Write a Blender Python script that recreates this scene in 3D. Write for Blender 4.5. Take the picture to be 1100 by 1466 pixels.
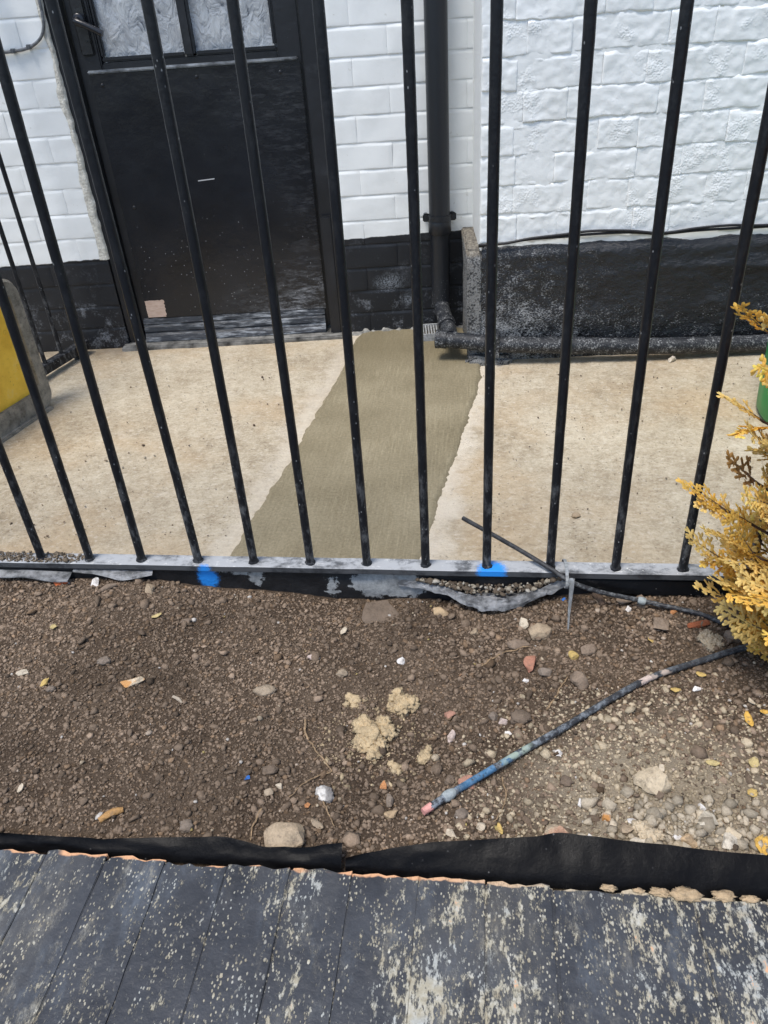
import bpy, bmesh, math, random
import numpy as np
from mathutils import Vector, Matrix, noise

for o in list(bpy.data.objects):
    bpy.data.objects.remove(o)
scene = bpy.context.scene
col = scene.collection

# ------------------------------------------------------------------ camera
# X runs along the railing, Y away from the street, Z up; the yard is z = 0
cam_data = bpy.data.cameras.new('camera')
cam = bpy.data.objects.new('camera', cam_data)
col.objects.link(cam)
cam_data.sensor_fit = 'HORIZONTAL'
cam_data.sensor_width = 36.0
cam_data.lens = 36.0 * 1078.0 / 1100.0
cam_data.clip_start = 0.02
cam_data.clip_end = 500.0
_d = Vector((118, 1607, 1078)).normalized()
_g = Vector((140, -733, 1078))
_g = (_g - _d * _g.dot(_d)).normalized()
_X = _g.cross(-_d)
rows = (_X, _g, -_d)
m = Matrix.Identity(4)
for r_ in range(3):
    m[r_][0] = rows[r_][0]
    m[r_][1] = -rows[r_][1]
    m[r_][2] = -rows[r_][2]
m[2][3] = 0.93
cam.matrix_world = m
scene.camera = cam

# ------------------------------------------------------------------ sky, sun, exposure
SUN_EL = math.radians(69)
SUN_AZ = math.radians(215)          # compass style: 0 = +Y, 90 = +X
world = bpy.data.worlds.new('World')
scene.world = world
world.use_nodes = True
wn = world.node_tree
for n_ in list(wn.nodes):
    wn.nodes.remove(n_)
sky = wn.nodes.new('ShaderNodeTexSky')
sky.sky_type = 'NISHITA'
sky.sun_disc = False
sky.sun_elevation = SUN_EL
sky.sun_rotation = SUN_AZ
sky.air_density = 1.0
sky.dust_density = 1.2
sky.ozone_density = 1.0
bg = wn.nodes.new('ShaderNodeBackground')
bg.inputs['Strength'].default_value = 0.14
wo = wn.nodes.new('ShaderNodeOutputWorld')
wn.links.new(sky.outputs['Color'], bg.inputs['Color'])
wn.links.new(bg.outputs['Background'], wo.inputs['Surface'])
sd = bpy.data.lights.new('sun', 'SUN')
sd.energy = 2.1
sd.angle = math.radians(20)
sd.color = (1.0, 0.95, 0.88)
sun = bpy.data.objects.new('sun', sd)
col.objects.link(sun)
to_sun = Vector((math.sin(SUN_AZ) * math.cos(SUN_EL), math.cos(SUN_AZ) * math.cos(SUN_EL), math.sin(SUN_EL)))
sun.rotation_euler = to_sun.to_track_quat('Z', 'Y').to_euler()
sun.location = to_sun * 6
vs = scene.view_settings
vs.view_transform = 'Standard'
vs.look = 'None'
vs.gamma = 1.0
vs.use_curve_mapping = False
vs.exposure = 0.60

# ------------------------------------------------------------------ node helper
class Mat:
    def __init__(self, name):
        self.m = bpy.data.materials.new(name)
        self.m.use_nodes = True
        self.nt = self.m.node_tree
        self.b = self.nt.nodes['Principled BSDF']
        self._pos = None

    def n(self, t, **kw):
        nd = self.nt.nodes.new(t)
        for k, v in kw.items():
            setattr(nd, k, v)
        return nd

    def put(self, sock, v):
        if isinstance(v, bpy.types.NodeSocket):
            self.nt.links.new(v, sock)
        elif isinstance(v, (int, float)):
            sock.default_value = v
        else:
            v = tuple(v)
            if len(v) == 3 and len(sock.default_value) == 4:
                v = v + (1.0,)
            sock.default_value = v

    def pos(self):
        if self._pos is None:
            self._pos = self.n('ShaderNodeNewGeometry').outputs['Position']
        return self._pos

    def objco(self):
        return self.n('ShaderNodeTexCoord').outputs['Object']

    def mapped(self, scale=(1, 1, 1), rot=(0, 0, 0), loc=(0, 0, 0), src=None):
        mp = self.n('ShaderNodeMapping')
        self.put(mp.inputs['Vector'], src if src is not None else self.pos())
        mp.inputs['Scale'].default_value = scale
        mp.inputs['Rotation'].default_value = rot
        mp.inputs['Location'].default_value = loc
        return mp.outputs['Vector']

    def noise(self, scale, detail=4, rough=0.55, vec=None, dist=0.0):
        t = self.n('ShaderNodeTexNoise')
        self.put(t.inputs['Vector'], vec if vec is not None else self.pos())
        t.inputs['Scale'].default_value = scale
        t.inputs['Detail'].default_value = detail
        t.inputs['Roughness'].default_value = rough
        t.inputs['Distortion'].default_value = dist
        return t.outputs['Fac']

    def voro(self, scale, vec=None, feature='F1', out='Distance', rand=1.0):
        t = self.n('ShaderNodeTexVoronoi', feature=feature)
        self.put(t.inputs['Vector'], vec if vec is not None else self.pos())
        t.inputs['Scale'].default_value = scale
        t.inputs['Randomness'].default_value = rand
        return t.outputs[out]

    def math(self, op, a, b=0.0, c=0.0, clamp=False):
        t = self.n('ShaderNodeMath', operation=op, use_clamp=clamp)
        self.put(t.inputs[0], a)
        self.put(t.inputs[1], b)
        self.put(t.inputs[2], c)
        return t.outputs[0]

    def step(self, v, lo, hi):
        t = self.n('ShaderNodeMapRange', interpolation_type='SMOOTHSTEP')
        self.put(t.inputs['Value'], v)
        t.inputs['From Min'].default_value = lo
        t.inputs['From Max'].default_value = hi
        return t.outputs['Result']

    def ramp(self, fac, stops):
        t = self.n('ShaderNodeValToRGB')
        e = t.color_ramp.elements
        while len(e) > len(stops):
            e.remove(e[-1])
        while len(e) < len(stops):
            e.new(0.5)
        for el, (p, c) in zip(e, stops):
            el.position = p
            el.color = tuple(c) + (1.0,) if len(c) == 3 else c
        self.put(t.inputs['Fac'], fac)
        return t.outputs['Color']

    def mix(self, fac, a, b):
        t = self.n('ShaderNodeMix', data_type='RGBA')
        self.put(t.inputs[0], fac)
        self.put(t.inputs[6], a)
        self.put(t.inputs[7], b)
        return t.outputs[2]

    def mixf(self, fac, a, b):
        t = self.n('ShaderNodeMix', data_type='FLOAT')
        self.put(t.inputs[0], fac)
        self.put(t.inputs[2], a)
        self.put(t.inputs[3], b)
        return t.outputs[0]

    def xyz(self, src=None):
        t = self.n('ShaderNodeSeparateXYZ')
        self.put(t.inputs[0], src if src is not None else self.pos())
        return t.outputs

    def dist_to(self, p, sc=(1, 1, 1)):
        s = self.n('ShaderNodeVectorMath', operation='SUBTRACT')
        self.put(s.inputs[0], self.pos())
        s.inputs[1].default_value = p
        q = self.n('ShaderNodeVectorMath', operation='MULTIPLY')
        self.put(q.inputs[0], s.outputs[0])
        q.inputs[1].default_value = sc
        l = self.n('ShaderNodeVectorMath', operation='LENGTH')
        self.put(l.inputs[0], q.outputs[0])
        return l.outputs['Value']

    def bump(self, h, strength=0.5, dist=0.002, prev=None):
        t = self.n('ShaderNodeBump')
        t.inputs['Strength'].default_value = strength
        t.inputs['Distance'].default_value = dist
        self.put(t.inputs['Height'], h)
        if prev is not None:
            self.put(t.inputs['Normal'], prev)
        return t.outputs['Normal']

    def out(self, color, rough=0.6, normal=None, spec=0.4, metal=0.0):
        self.put(self.b.inputs['Base Color'], color)
        self.put(self.b.inputs['Roughness'], rough)
        self.put(self.b.inputs['Specular IOR Level'], spec)
        self.put(self.b.inputs['Metallic'], metal)
        if normal is not None:
            self.put(self.b.inputs['Normal'], normal)
        return self.m


def blob_max(M, pts, wob, soft=0.006):
    """mask of irregular patches at the given centres (x, y, z, radius, scale)"""
    res = None
    for (x, y, z, r, sc) in pts:
        d = M.math('ADD', M.dist_to((x, y, z), sc), wob)
        k = M.math('SUBTRACT', 1.0, M.step(d, r - soft, r + soft))
        res = k if res is None else M.math('MAXIMUM', res, k)
    return res


BLACK = (0.009, 0.0105, 0.014)
WHITE = (0.80, 0.815, 0.83)


def mat_house_paint():
    M = Mat('white_over_black_masonry_paint')
    x, y, z = M.xyz()
    line = M.math('ADD', M.math('MULTIPLY_ADD', x, 0.018, 0.325), M.math('MULTIPLY', M.math('SUBTRACT', M.noise(22, 3), 0.5), 0.012))
    up = M.step(M.math('SUBTRACT', z, line), -0.0015, 0.0015)
    dirt = M.noise(9, 5, 0.65)
    fine = M.noise(220, 3)
    wcol = M.ramp(dirt, [(0.25, (0.79, 0.805, 0.78)), (0.5, (0.85, 0.868, 0.85)), (0.75, (0.875, 0.89, 0.872))])
    spots = M.step(M.noise(60, 2), 0.70, 0.76)
    wcol = M.mix(M.math('MULTIPLY', spots, 0.35), wcol, (0.55, 0.53, 0.47))
    dust = M.step(M.math('ADD', M.noise(16, 6, 0.7), M.math('MULTIPLY', M.noise(180, 2), 0.35)), 0.70, 0.92)
    low = M.math('SUBTRACT', 1.0, M.step(z, 0.03, 0.26))
    fleck = M.math('SUBTRACT', 1.0, M.step(M.voro(70), 0.06, 0.12))
    fleck = M.math('MULTIPLY', fleck, M.step(M.noise(30, 2), 0.5, 0.6))
    kd = M.math('MULTIPLY', M.math('MAXIMUM', M.math('MULTIPLY', dust, M.math('MULTIPLY_ADD', low, 0.7, 0.15)), M.math('MULTIPLY', fleck, 0.5)), 0.75)
    bcol = M.mix(kd, BLACK, (0.30, 0.32, 0.35))
    # pale scuff of spilt mortar dust right of the door
    sc = blob_max(M, [(-0.30, 2.485, 0.17, 0.045, (0.55, 0.3, 1.1)), (-0.24, 2.49, 0.11, 0.03, (0.7, 0.3, 0.8))], M.math('MULTIPLY', M.noise(28, 5, 0.7), 0.05), 0.022)
    grit = M.step(M.noise(240, 3, 0.7), 0.42, 0.6)
    bcol = M.mix(M.math('MULTIPLY', M.math('MULTIPLY', sc, grit), 0.6), bcol, (0.42, 0.47, 0.52))
    c = M.mix(up, bcol, wcol)
    rough = M.mixf(up, 0.5, 0.42)
    h = M.math('ADD', M.math('MULTIPLY', fine, 0.25), M.noise(45, 5, 0.6))
    nrm = M.bump(h, 0.22, 0.0025)
    return M.out(c, rough, nrm, 0.45)


def mat_rough_white():
    M = Mat('thick_white_paint_on_old_brick')
    dirt = M.noise(7, 5, 0.6)
    c = M.ramp(dirt, [(0.25, (0.80, 0.815, 0.79)), (0.55, (0.855, 0.872, 0.855)), (0.8, (0.88, 0.895, 0.878))])
    pits = M.math('MULTIPLY', M.step(M.noise(120, 3, 0.7), 0.66, 0.74), 0.3)
    c = M.mix(pits, c, (0.58, 0.58, 0.56))
    mask = M.step(M.noise(12, 3), 0.54, 0.66)
    peb = M.voro(210, feature='SMOOTH_F1')
    h1 = M.math('MULTIPLY', M.math('MULTIPLY', peb, mask), 1.9)
    h2 = M.noise(38, 6, 0.6)
    h = M.math('ADD', h1, M.math('MULTIPLY', h2, 1.3))
    nrm = M.bump(h, 0.30, 0.0035)
    return M.out(c, 0.42, nrm, 0.45)


def mat_bitumen():
    M = Mat('black_bitumen_render')
    x, y, z = M.xyz()
    low = M.math('SUBTRACT', 1.0, M.step(z, 0.04, 0.30))
    left = M.math('SUBTRACT', 1.0, M.step(x, 0.03, 0.55))
    den = M.math('ADD', M.math('MULTIPLY', low, 0.45), M.math('MULTIPLY', left, 0.55))
    s1 = M.noise(210, 4, 0.75, vec=M.mapped((0.8, 1, 1.5)))
    s2 = M.noise(26, 5, 0.7)
    mk = M.step(M.math('ADD', M.math('ADD', s1, M.math('MULTIPLY', s2, 0.55)), M.math('MULTIPLY', den, 0.26)), 0.965, 1.10)
    streak = M.noise(30, 3, 0.6, vec=M.mapped((1.0, 1.0, 2.6), (0, 0.5, 0)))
    fl = M.math('MULTIPLY', M.step(streak, 0.68, 0.74), 0.55)
    c = M.mix(M.math('MULTIPLY', M.math('MAXIMUM', mk, M.math('MULTIPLY', fl, s1)), 0.62), (0.011, 0.0125, 0.016), (0.46, 0.47, 0.47))
    h = M.math('ADD', M.math('MULTIPLY', M.noise(130, 5, 0.7), 0.6), M.noise(28, 5, 0.6))
    return M.out(c, M.mixf(mk, 0.26, 0.75), M.bump(h, 0.9, 0.007), 0.6)


def mat_speckled_end():
    M = Mat('speckled_grey_render')
    s1 = M.noise(190, 4, 0.75)
    mk = M.step(M.math('ADD', s1, M.math('MULTIPLY', M.noise(35, 3), 0.35)), 0.56, 0.72)
    c = M.mix(M.math('MULTIPLY', mk, 0.8), (0.025, 0.027, 0.03), (0.32, 0.32, 0.31))
    z = M.xyz()[2]
    top = M.step(z, 0.310, 0.325)
    c = M.mix(top, c, M.ramp(M.noise(90, 5, 0.75), [(0.35, (0.05, 0.045, 0.04)), (0.55, (0.24, 0.215, 0.175)), (0.7, (0.40, 0.37, 0.31))]))
    return M.out(c, 0.85, M.bump(M.noise(150, 5, 0.7), 1.0, 0.006), 0.3)


def mat_black_gloss(name, dust=0.3, rough=0.3, seed=0.0, speck=True):
    M = Mat(name)
    v = M.mapped(loc=(seed, seed * 0.7, 0))
    broad = M.noise(7, 5, 0.6, vec=v)
    c = M.ramp(broad, [(0.3, (0.005, 0.0055, 0.0075)), (0.7, (0.015, 0.0165, 0.021))])
    if speck:
        d = M.voro(95, vec=v)
        sp = M.math('SUBTRACT', 1.0, M.step(d, 0.05, 0.11))
        sp = M.math('MULTIPLY', sp, M.step(M.noise(17, 3, vec=v), 0.52, 0.62))
        c = M.mix(M.math('MULTIPLY', sp, dust), c, (0.42, 0.44, 0.46))
    sm = M.math('MULTIPLY', M.step(M.noise(12, 6, 0.75, vec=v), 0.56, 0.8), dust * 0.35)
    c = M.mix(sm, c, (0.24, 0.26, 0.29))
    h = M.noise(60, 4, 0.5, vec=v)
    return M.out(c, M.mixf(M.noise(25, 4), rough - 0.06, rough + 0.16), M.bump(h, 0.18, 0.003), 0.5)


def mat_door_panel():
    M = Mat('black_gloss_door_sheet')
    x, y, z = M.xyz()
    broad = M.noise(5, 5, 0.6)
    c = M.ramp(broad, [(0.3, (0.004, 0.0048, 0.007)), (0.7, (0.011, 0.0135, 0.019))])
    low = M.math('SUBTRACT', 1.0, M.step(z, 0.10, 0.55))
    d = M.voro(75)
    sp = M.math('SUBTRACT', 1.0, M.step(d, 0.05, 0.13))
    sp = M.math('MULTIPLY', sp, M.step(M.math('ADD', M.noise(9, 4, 0.65), M.math('MULTIPLY', low, 0.22)), 0.58, 0.70))
    c = M.mix(M.math('MULTIPLY', sp, 0.75), c, (0.46, 0.47, 0.48))
    # big circular wipe marks left in the dust
    rr = M.dist_to((-0.87, 2.44, 0.40), (1.0, 0.0, 0.85))
    rr = M.math('ADD', rr, M.math('MULTIPLY', M.noise(6, 4), 0.06))
    ring = M.math('MULTIPLY', M.step(rr, 0.22, 0.40), M.math('SUBTRACT', 1.0, M.step(rr, 0.42, 0.60)))
    wv = M.noise(3, 6, 0.8, vec=M.mapped((6, 1, 22), (0, 0.5, 0)))
    right = M.step(x, -0.95, -0.55)
    bot = M.math('SUBTRACT', 1.0, M.step(z, 0.08, 0.30))
    km = M.math('MULTIPLY', M.math('MULTIPLY', ring, M.step(wv, 0.45, 0.8)), M.math('MULTIPLY', right, M.math('MULTIPLY_ADD', bot, 1.1, 0.16)))
    c = M.mix(km, c, (0.38, 0.40, 0.43))
    bs_ = M.math('MULTIPLY', M.math('SUBTRACT', 1.0, M.step(M.math('ADD', z, M.math('MULTIPLY', M.noise(7, 4), 0.12)), 0.12, 0.26)), M.step(x, -0.92, -0.62))
    bs_ = M.math('MULTIPLY', bs_, M.step(M.noise(5, 6, 0.75, vec=M.mapped((2.5, 1, 7), (0, -0.45, 0))), 0.46, 0.72))
    c = M.mix(M.math('MULTIPLY', bs_, 0.7), c, (0.36, 0.39, 0.42))
    # one pale scratch
    sx = M.math('ABSOLUTE', M.math('SUBTRACT', x, -0.848))
    sz = M.math('ABSOLUTE', M.math('SUBTRACT', M.math('MULTIPLY_ADD', x, -0.06, z), 0.568))
    scr = M.math('MULTIPLY', M.math('LESS_THAN', sx, 0.026), M.math('LESS_THAN', sz, 0.0016))
    c = M.mix(scr, c, (0.45, 0.46, 0.47))
    # bare plywood where the paint has been chipped off, bottom left
    bx = M.math('MULTIPLY', M.math('GREATER_THAN', M.math('ADD', x, M.math('MULTIPLY', M.noise(160, 3), 0.004)), -1.128), M.math('LESS_THAN', M.math('ADD', x, M.math('MULTIPLY', M.noise(160, 3), 0.016)), -1.058))
    bz = M.math('MULTIPLY', M.math('GREATER_THAN', z, 0.092), M.math('LESS_THAN', M.math('ADD', z, M.math('MULTIPLY', M.noise(120, 2), 0.006)), 0.153))
    wood = M.ramp(M.noise(40, 5, 0.7, vec=M.mapped((1, 1, 8))), [(0.3, (0.40, 0.27, 0.20)), (0.7, (0.62, 0.49, 0.40))])
    bm = M.math('MULTIPLY', bx, bz)
    c = M.mix(bm, c, wood)
    rough = M.mixf(bm, M.mixf(M.noise(9, 5), 0.14, 0.34), 0.8)
    return M.out(c, rough, M.bump(M.noise(14, 4, 0.5), 0.22, 0.008), 0.5)


def mat_weatherboard():
    M = Mat('worn_black_weatherboard')
    g = M.noise(9, 6, 0.7, vec=M.mapped((1.6, 2, 11)))
    k = M.step(g, 0.45, 0.70)
    x = M.xyz()[0]
    k = M.math('MULTIPLY', k, M.math('MULTIPLY_ADD', M.step(x, -1.1, -0.55), 0.4, 0.45))
    c = M.mix(k, (0.022, 0.025, 0.030), (0.44, 0.47, 0.50))
    return M.out(c, 0.5, M.bump(g, 0.4, 0.005), 0.4)


def mat_glass():
    M = Mat('obscured_glass')
    v = M.mapped((1, 1, 0.55))
    wv = M.noise(34, 3, 0.55, vec=v, dist=1.1)
    v2 = M.voro(24, vec=v, feature='SMOOTH_F1')
    h = M.math('ADD', wv, M.math('MULTIPLY', v2, 0.9))
    c = M.ramp(wv, [(0.30, (0.16, 0.18, 0.21)), (0.37, (0.52, 0.55, 0.58)), (0.7, (0.66, 0.69, 0.71))])
    mt = M.out(c, 0.10, M.bump(h, 0.7, 0.012), 0.6)
    M.b.inputs['Transmission Weight'].default_value = 0.35
    M.b.inputs['IOR'].default_value = 1.45
    return mt


def mat_plain(name, c, rough=0.6, amp=0.15, scale=40, bump=0.3, spec=0.4, obj=True, bd=0.003):
    M = Mat(name)
    src = M.objco() if obj else M.pos()
    nz = M.noise(scale, 5, 0.6, vec=src)
    lo = tuple(max(0.0, v * (1 - amp * 2)) for v in c)
    hi = tuple(min(1.0, v * (1 + amp)) for v in c)
    cc = M.ramp(nz, [(0.3, lo), (0.7, hi)])
    return M.out(cc, rough, M.bump(M.noise(scale * 2.5, 4, 0.6, vec=src), bump, bd), spec)


def mat_concrete():
    M = Mat('old_pale_concrete')
    n1 = M.noise(3.2, 6, 0.6)
    n2 = M.noise(26, 6, 0.7)
    n3 = M.noise(190, 4, 0.7)
    a = M.math('ADD', M.math('MULTIPLY', n1, 0.38), M.math('ADD', M.math('MULTIPLY', n2, 0.40), M.math('MULTIPLY', n3, 0.32)))
    c = M.ramp(a, [(0.38, (0.215, 0.168, 0.108)), (0.49, (0.395, 0.328, 0.232)), (0.58, (0.515, 0.445, 0.328)), (0.70, (0.64, 0.57, 0.44))])
    warm = M.step(M.noise(2.3, 4, 0.6, vec=M.mapped(loc=(4.1, 1.7, 0))), 0.46, 0.66)
    c = M.mix(M.math('MULTIPLY', warm, 0.62), c, M.mix(n2, (0.40, 0.285, 0.165), (0.56, 0.43, 0.275)))
    pale = M.step(M.noise(9, 5, 0.65, vec=M.mapped(loc=(2.1, 0.4, 0))), 0.58, 0.72)
    c = M.mix(M.math('MULTIPLY', pale, 0.35), c, (0.68, 0.61, 0.50))
    g1 = M.noise(75, 5, 0.7, vec=M.mapped((1.0, 1.4, 1)))
    c = M.mix(M.math('MULTIPLY', M.step(g1, 0.52, 0.68), 0.42), c, (0.24, 0.19, 0.135))
    c = M.mix(M.math('MULTIPLY', M.math('SUBTRACT', 1.0, M.step(g1, 0.34, 0.46)), 0.40), c, (0.70, 0.64, 0.54))
    pit = M.math('SUBTRACT', 1.0, M.step(M.voro(85), 0.10, 0.2))
    pit = M.math('MULTIPLY', pit, M.step(M.noise(11, 4), 0.46, 0.58))
    c = M.mix(M.math('MULTIPLY', pit, 0.5), c, (0.17, 0.135, 0.10))
    # bare pale margin left where the trench was cut for the new strip
    x, y, z = M.xyz()
    el = M.math('SUBTRACT', M.math('MULTIPLY_ADD', y, 0.078, -0.607), x)     # distance left of the strip
    er = M.math('SUBTRACT', x, M.math('MULTIPLY_ADD', y, 0.119, -0.253))
    wob = M.math('MULTIPLY', M.math('SUBTRACT', M.noise(14, 5, 0.65), 0.5), 0.16)
    ml = M.math('SUBTRACT', 1.0, M.step(M.math('ADD', M.math('ABSOLUTE', el), wob), 0.0, 0.075))
    mr = M.math('SUBTRACT', 1.0, M.step(M.math('ADD', M.math('ABSOLUTE', er), wob), 0.0, 0.075))
    c = M.mix(M.math('MULTIPLY', M.math('MAXIMUM', M.math('MULTIPLY', ml, 0.6), mr), 0.75), c, (0.66, 0.595, 0.49))
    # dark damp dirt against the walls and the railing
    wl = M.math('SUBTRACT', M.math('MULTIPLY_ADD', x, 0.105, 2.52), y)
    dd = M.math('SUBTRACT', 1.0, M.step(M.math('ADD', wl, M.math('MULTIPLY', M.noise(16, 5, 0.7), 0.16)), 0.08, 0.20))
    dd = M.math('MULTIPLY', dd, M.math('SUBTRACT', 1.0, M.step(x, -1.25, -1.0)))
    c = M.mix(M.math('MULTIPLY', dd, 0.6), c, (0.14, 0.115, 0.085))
    h = M.math('ADD', M.math('MULTIPLY', n3, 0.7), M.math('ADD', g1, M.math('MULTIPLY', pit, -0.9)))
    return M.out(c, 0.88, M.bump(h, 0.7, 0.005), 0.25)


def mat_wet_concrete():
    M = Mat('fresh_brushed_concrete')
    rot = (0, 0, math.radians(5.5))
    br = M.noise(1.0, 5, 0.7, vec=M.mapped((230, 9.0, 1), rot))
    br2 = M.noise(1.0, 3, 0.6, vec=M.mapped((46, 2.0, 1), rot))
    n1 = M.noise(5, 5, 0.6)
    n3 = M.noise(150, 4, 0.7)
    a = M.math('ADD', M.math('MULTIPLY', br, 0.22), M.math('ADD', M.math('MULTIPLY', n1, 0.34), M.math('MULTIPLY', n3, 0.44)))
    c = M.ramp(a, [(0.36, (0.165, 0.136, 0.080)), (0.5, (0.250, 0.211, 0.133)), (0.64, (0.35, 0.30, 0.200))])
    x, y, z = M.xyz()
    ln = M.math('MULTIPLY', M.step(br, 0.56, 0.64), M.step(M.noise(4, 3), 0.44, 0.6))
    c = M.mix(M.math('MULTIPLY', ln, 0.4), c, (0.42, 0.365, 0.235))
    wet = M.step(M.math('ADD', y, M.math('MULTIPLY', n1, 0.25)), 2.26, 2.46)
    c = M.mix(M.math('MULTIPLY', wet, 0.4), c, (0.125, 0.102, 0.055))
    h = M.math('ADD', br, M.math('ADD', M.math('MULTIPLY', br2, 0.5), M.math('MULTIPLY', n3, 0.35)))
    return M.out(c, 0.5, M.bump(h, 0.38, 0.0035), 0.4)


def mat_soil(name='fine_brown_soil'):
    M = Mat(name)
    n1 = M.noise(8, 5, 0.6)
    n3 = M.noise(260, 4, 0.75)
    a = M.math('ADD', M.math('MULTIPLY', n1, 0.45), M.math('MULTIPLY', n3, 0.55))
    c = M.ramp(a, [(0.36, (0.048, 0.033, 0.022)), (0.5, (0.105, 0.075, 0.051)), (0.66, (0.19, 0.142, 0.10))])  # bed coloured darker than its crumbs so gaps between them read as shade
    x, y, z = M.xyz()
    dm = M.dist_to((0.24, 0.60, 0.07), (1.0, 1.15, 0))
    sm = M.math('SUBTRACT', 1.0, M.step(M.math('ADD', dm, M.math('MULTIPLY', M.noise(18, 5, 0.75), 0.2)), 0.17, 0.34))
    c = M.mix(M.math('MULTIPLY', sm, 0.85), c, M.mix(n3, (0.26, 0.21, 0.15), (0.52, 0.44, 0.32)))
    return M.out(c, 0.95, M.bump(M.math('ADD', n3, M.noise(90, 5, 0.7)), 0.9, 0.006), 0.15)


def mat_attr(name, rough=0.95, spec=0.15, sc=300, bs=0.6, bd=0.003):
    M = Mat(name)
    at = M.n('ShaderNodeAttribute', attribute_name='tint')
    nz = M.noise(sc, 4, 0.7)
    mul = M.n('ShaderNodeMix', data_type='RGBA', blend_type='MULTIPLY')
    mul.inputs[0].default_value = 1.0
    M.put(mul.inputs[6], at.outputs['Color'])
    M.put(mul.inputs[7], M.ramp(nz, [(0.3, (0.62, 0.61, 0.60)), (0.7, (1.0, 1.0, 1.0))]))
    return M.out(mul.outputs[2], rough, M.bump(nz, bs, bd), spec)


def mat_stone(name, c, c2=None, sc=60):
    M = Mat(name)
    src = M.objco()
    oi = M.n('ShaderNodeObjectInfo')
    vadd = M.n('ShaderNodeVectorMath', operation='ADD')
    M.put(vadd.inputs[0], src)
    M.put(vadd.inputs[1], oi.outputs['Location'])
    v = vadd.outputs[0]
    n1 = M.noise(sc, 5, 0.65, vec=v)
    n2 = M.noise(sc * 6, 4, 0.7, vec=v)
    lo = tuple(q * 0.62 for q in c)
    hi = tuple(min(0.85, q * 1.22) for q in c)
    cc = M.ramp(M.math('ADD', M.math('MULTIPLY', n1, 0.6), M.math('MULTIPLY', n2, 0.4)), [(0.34, lo), (0.5, c), (0.68, hi)])
    if c2 is not None:
        cc = M.mix(M.step(M.noise(sc * 0.9, 3, 0.5, vec=v), 0.46, 0.58), cc, c2)
    soilk = M.math('MULTIPLY', M.step(M.noise(sc * 1.6, 5, 0.75, vec=v), 0.52, 0.66), 0.55)
    cc = M.mix(soilk, cc, (0.17, 0.132, 0.098))
    return M.out(cc, 0.85, M.bump(M.math('ADD', n1, n2), 0.55, 0.004), 0.25)


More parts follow.
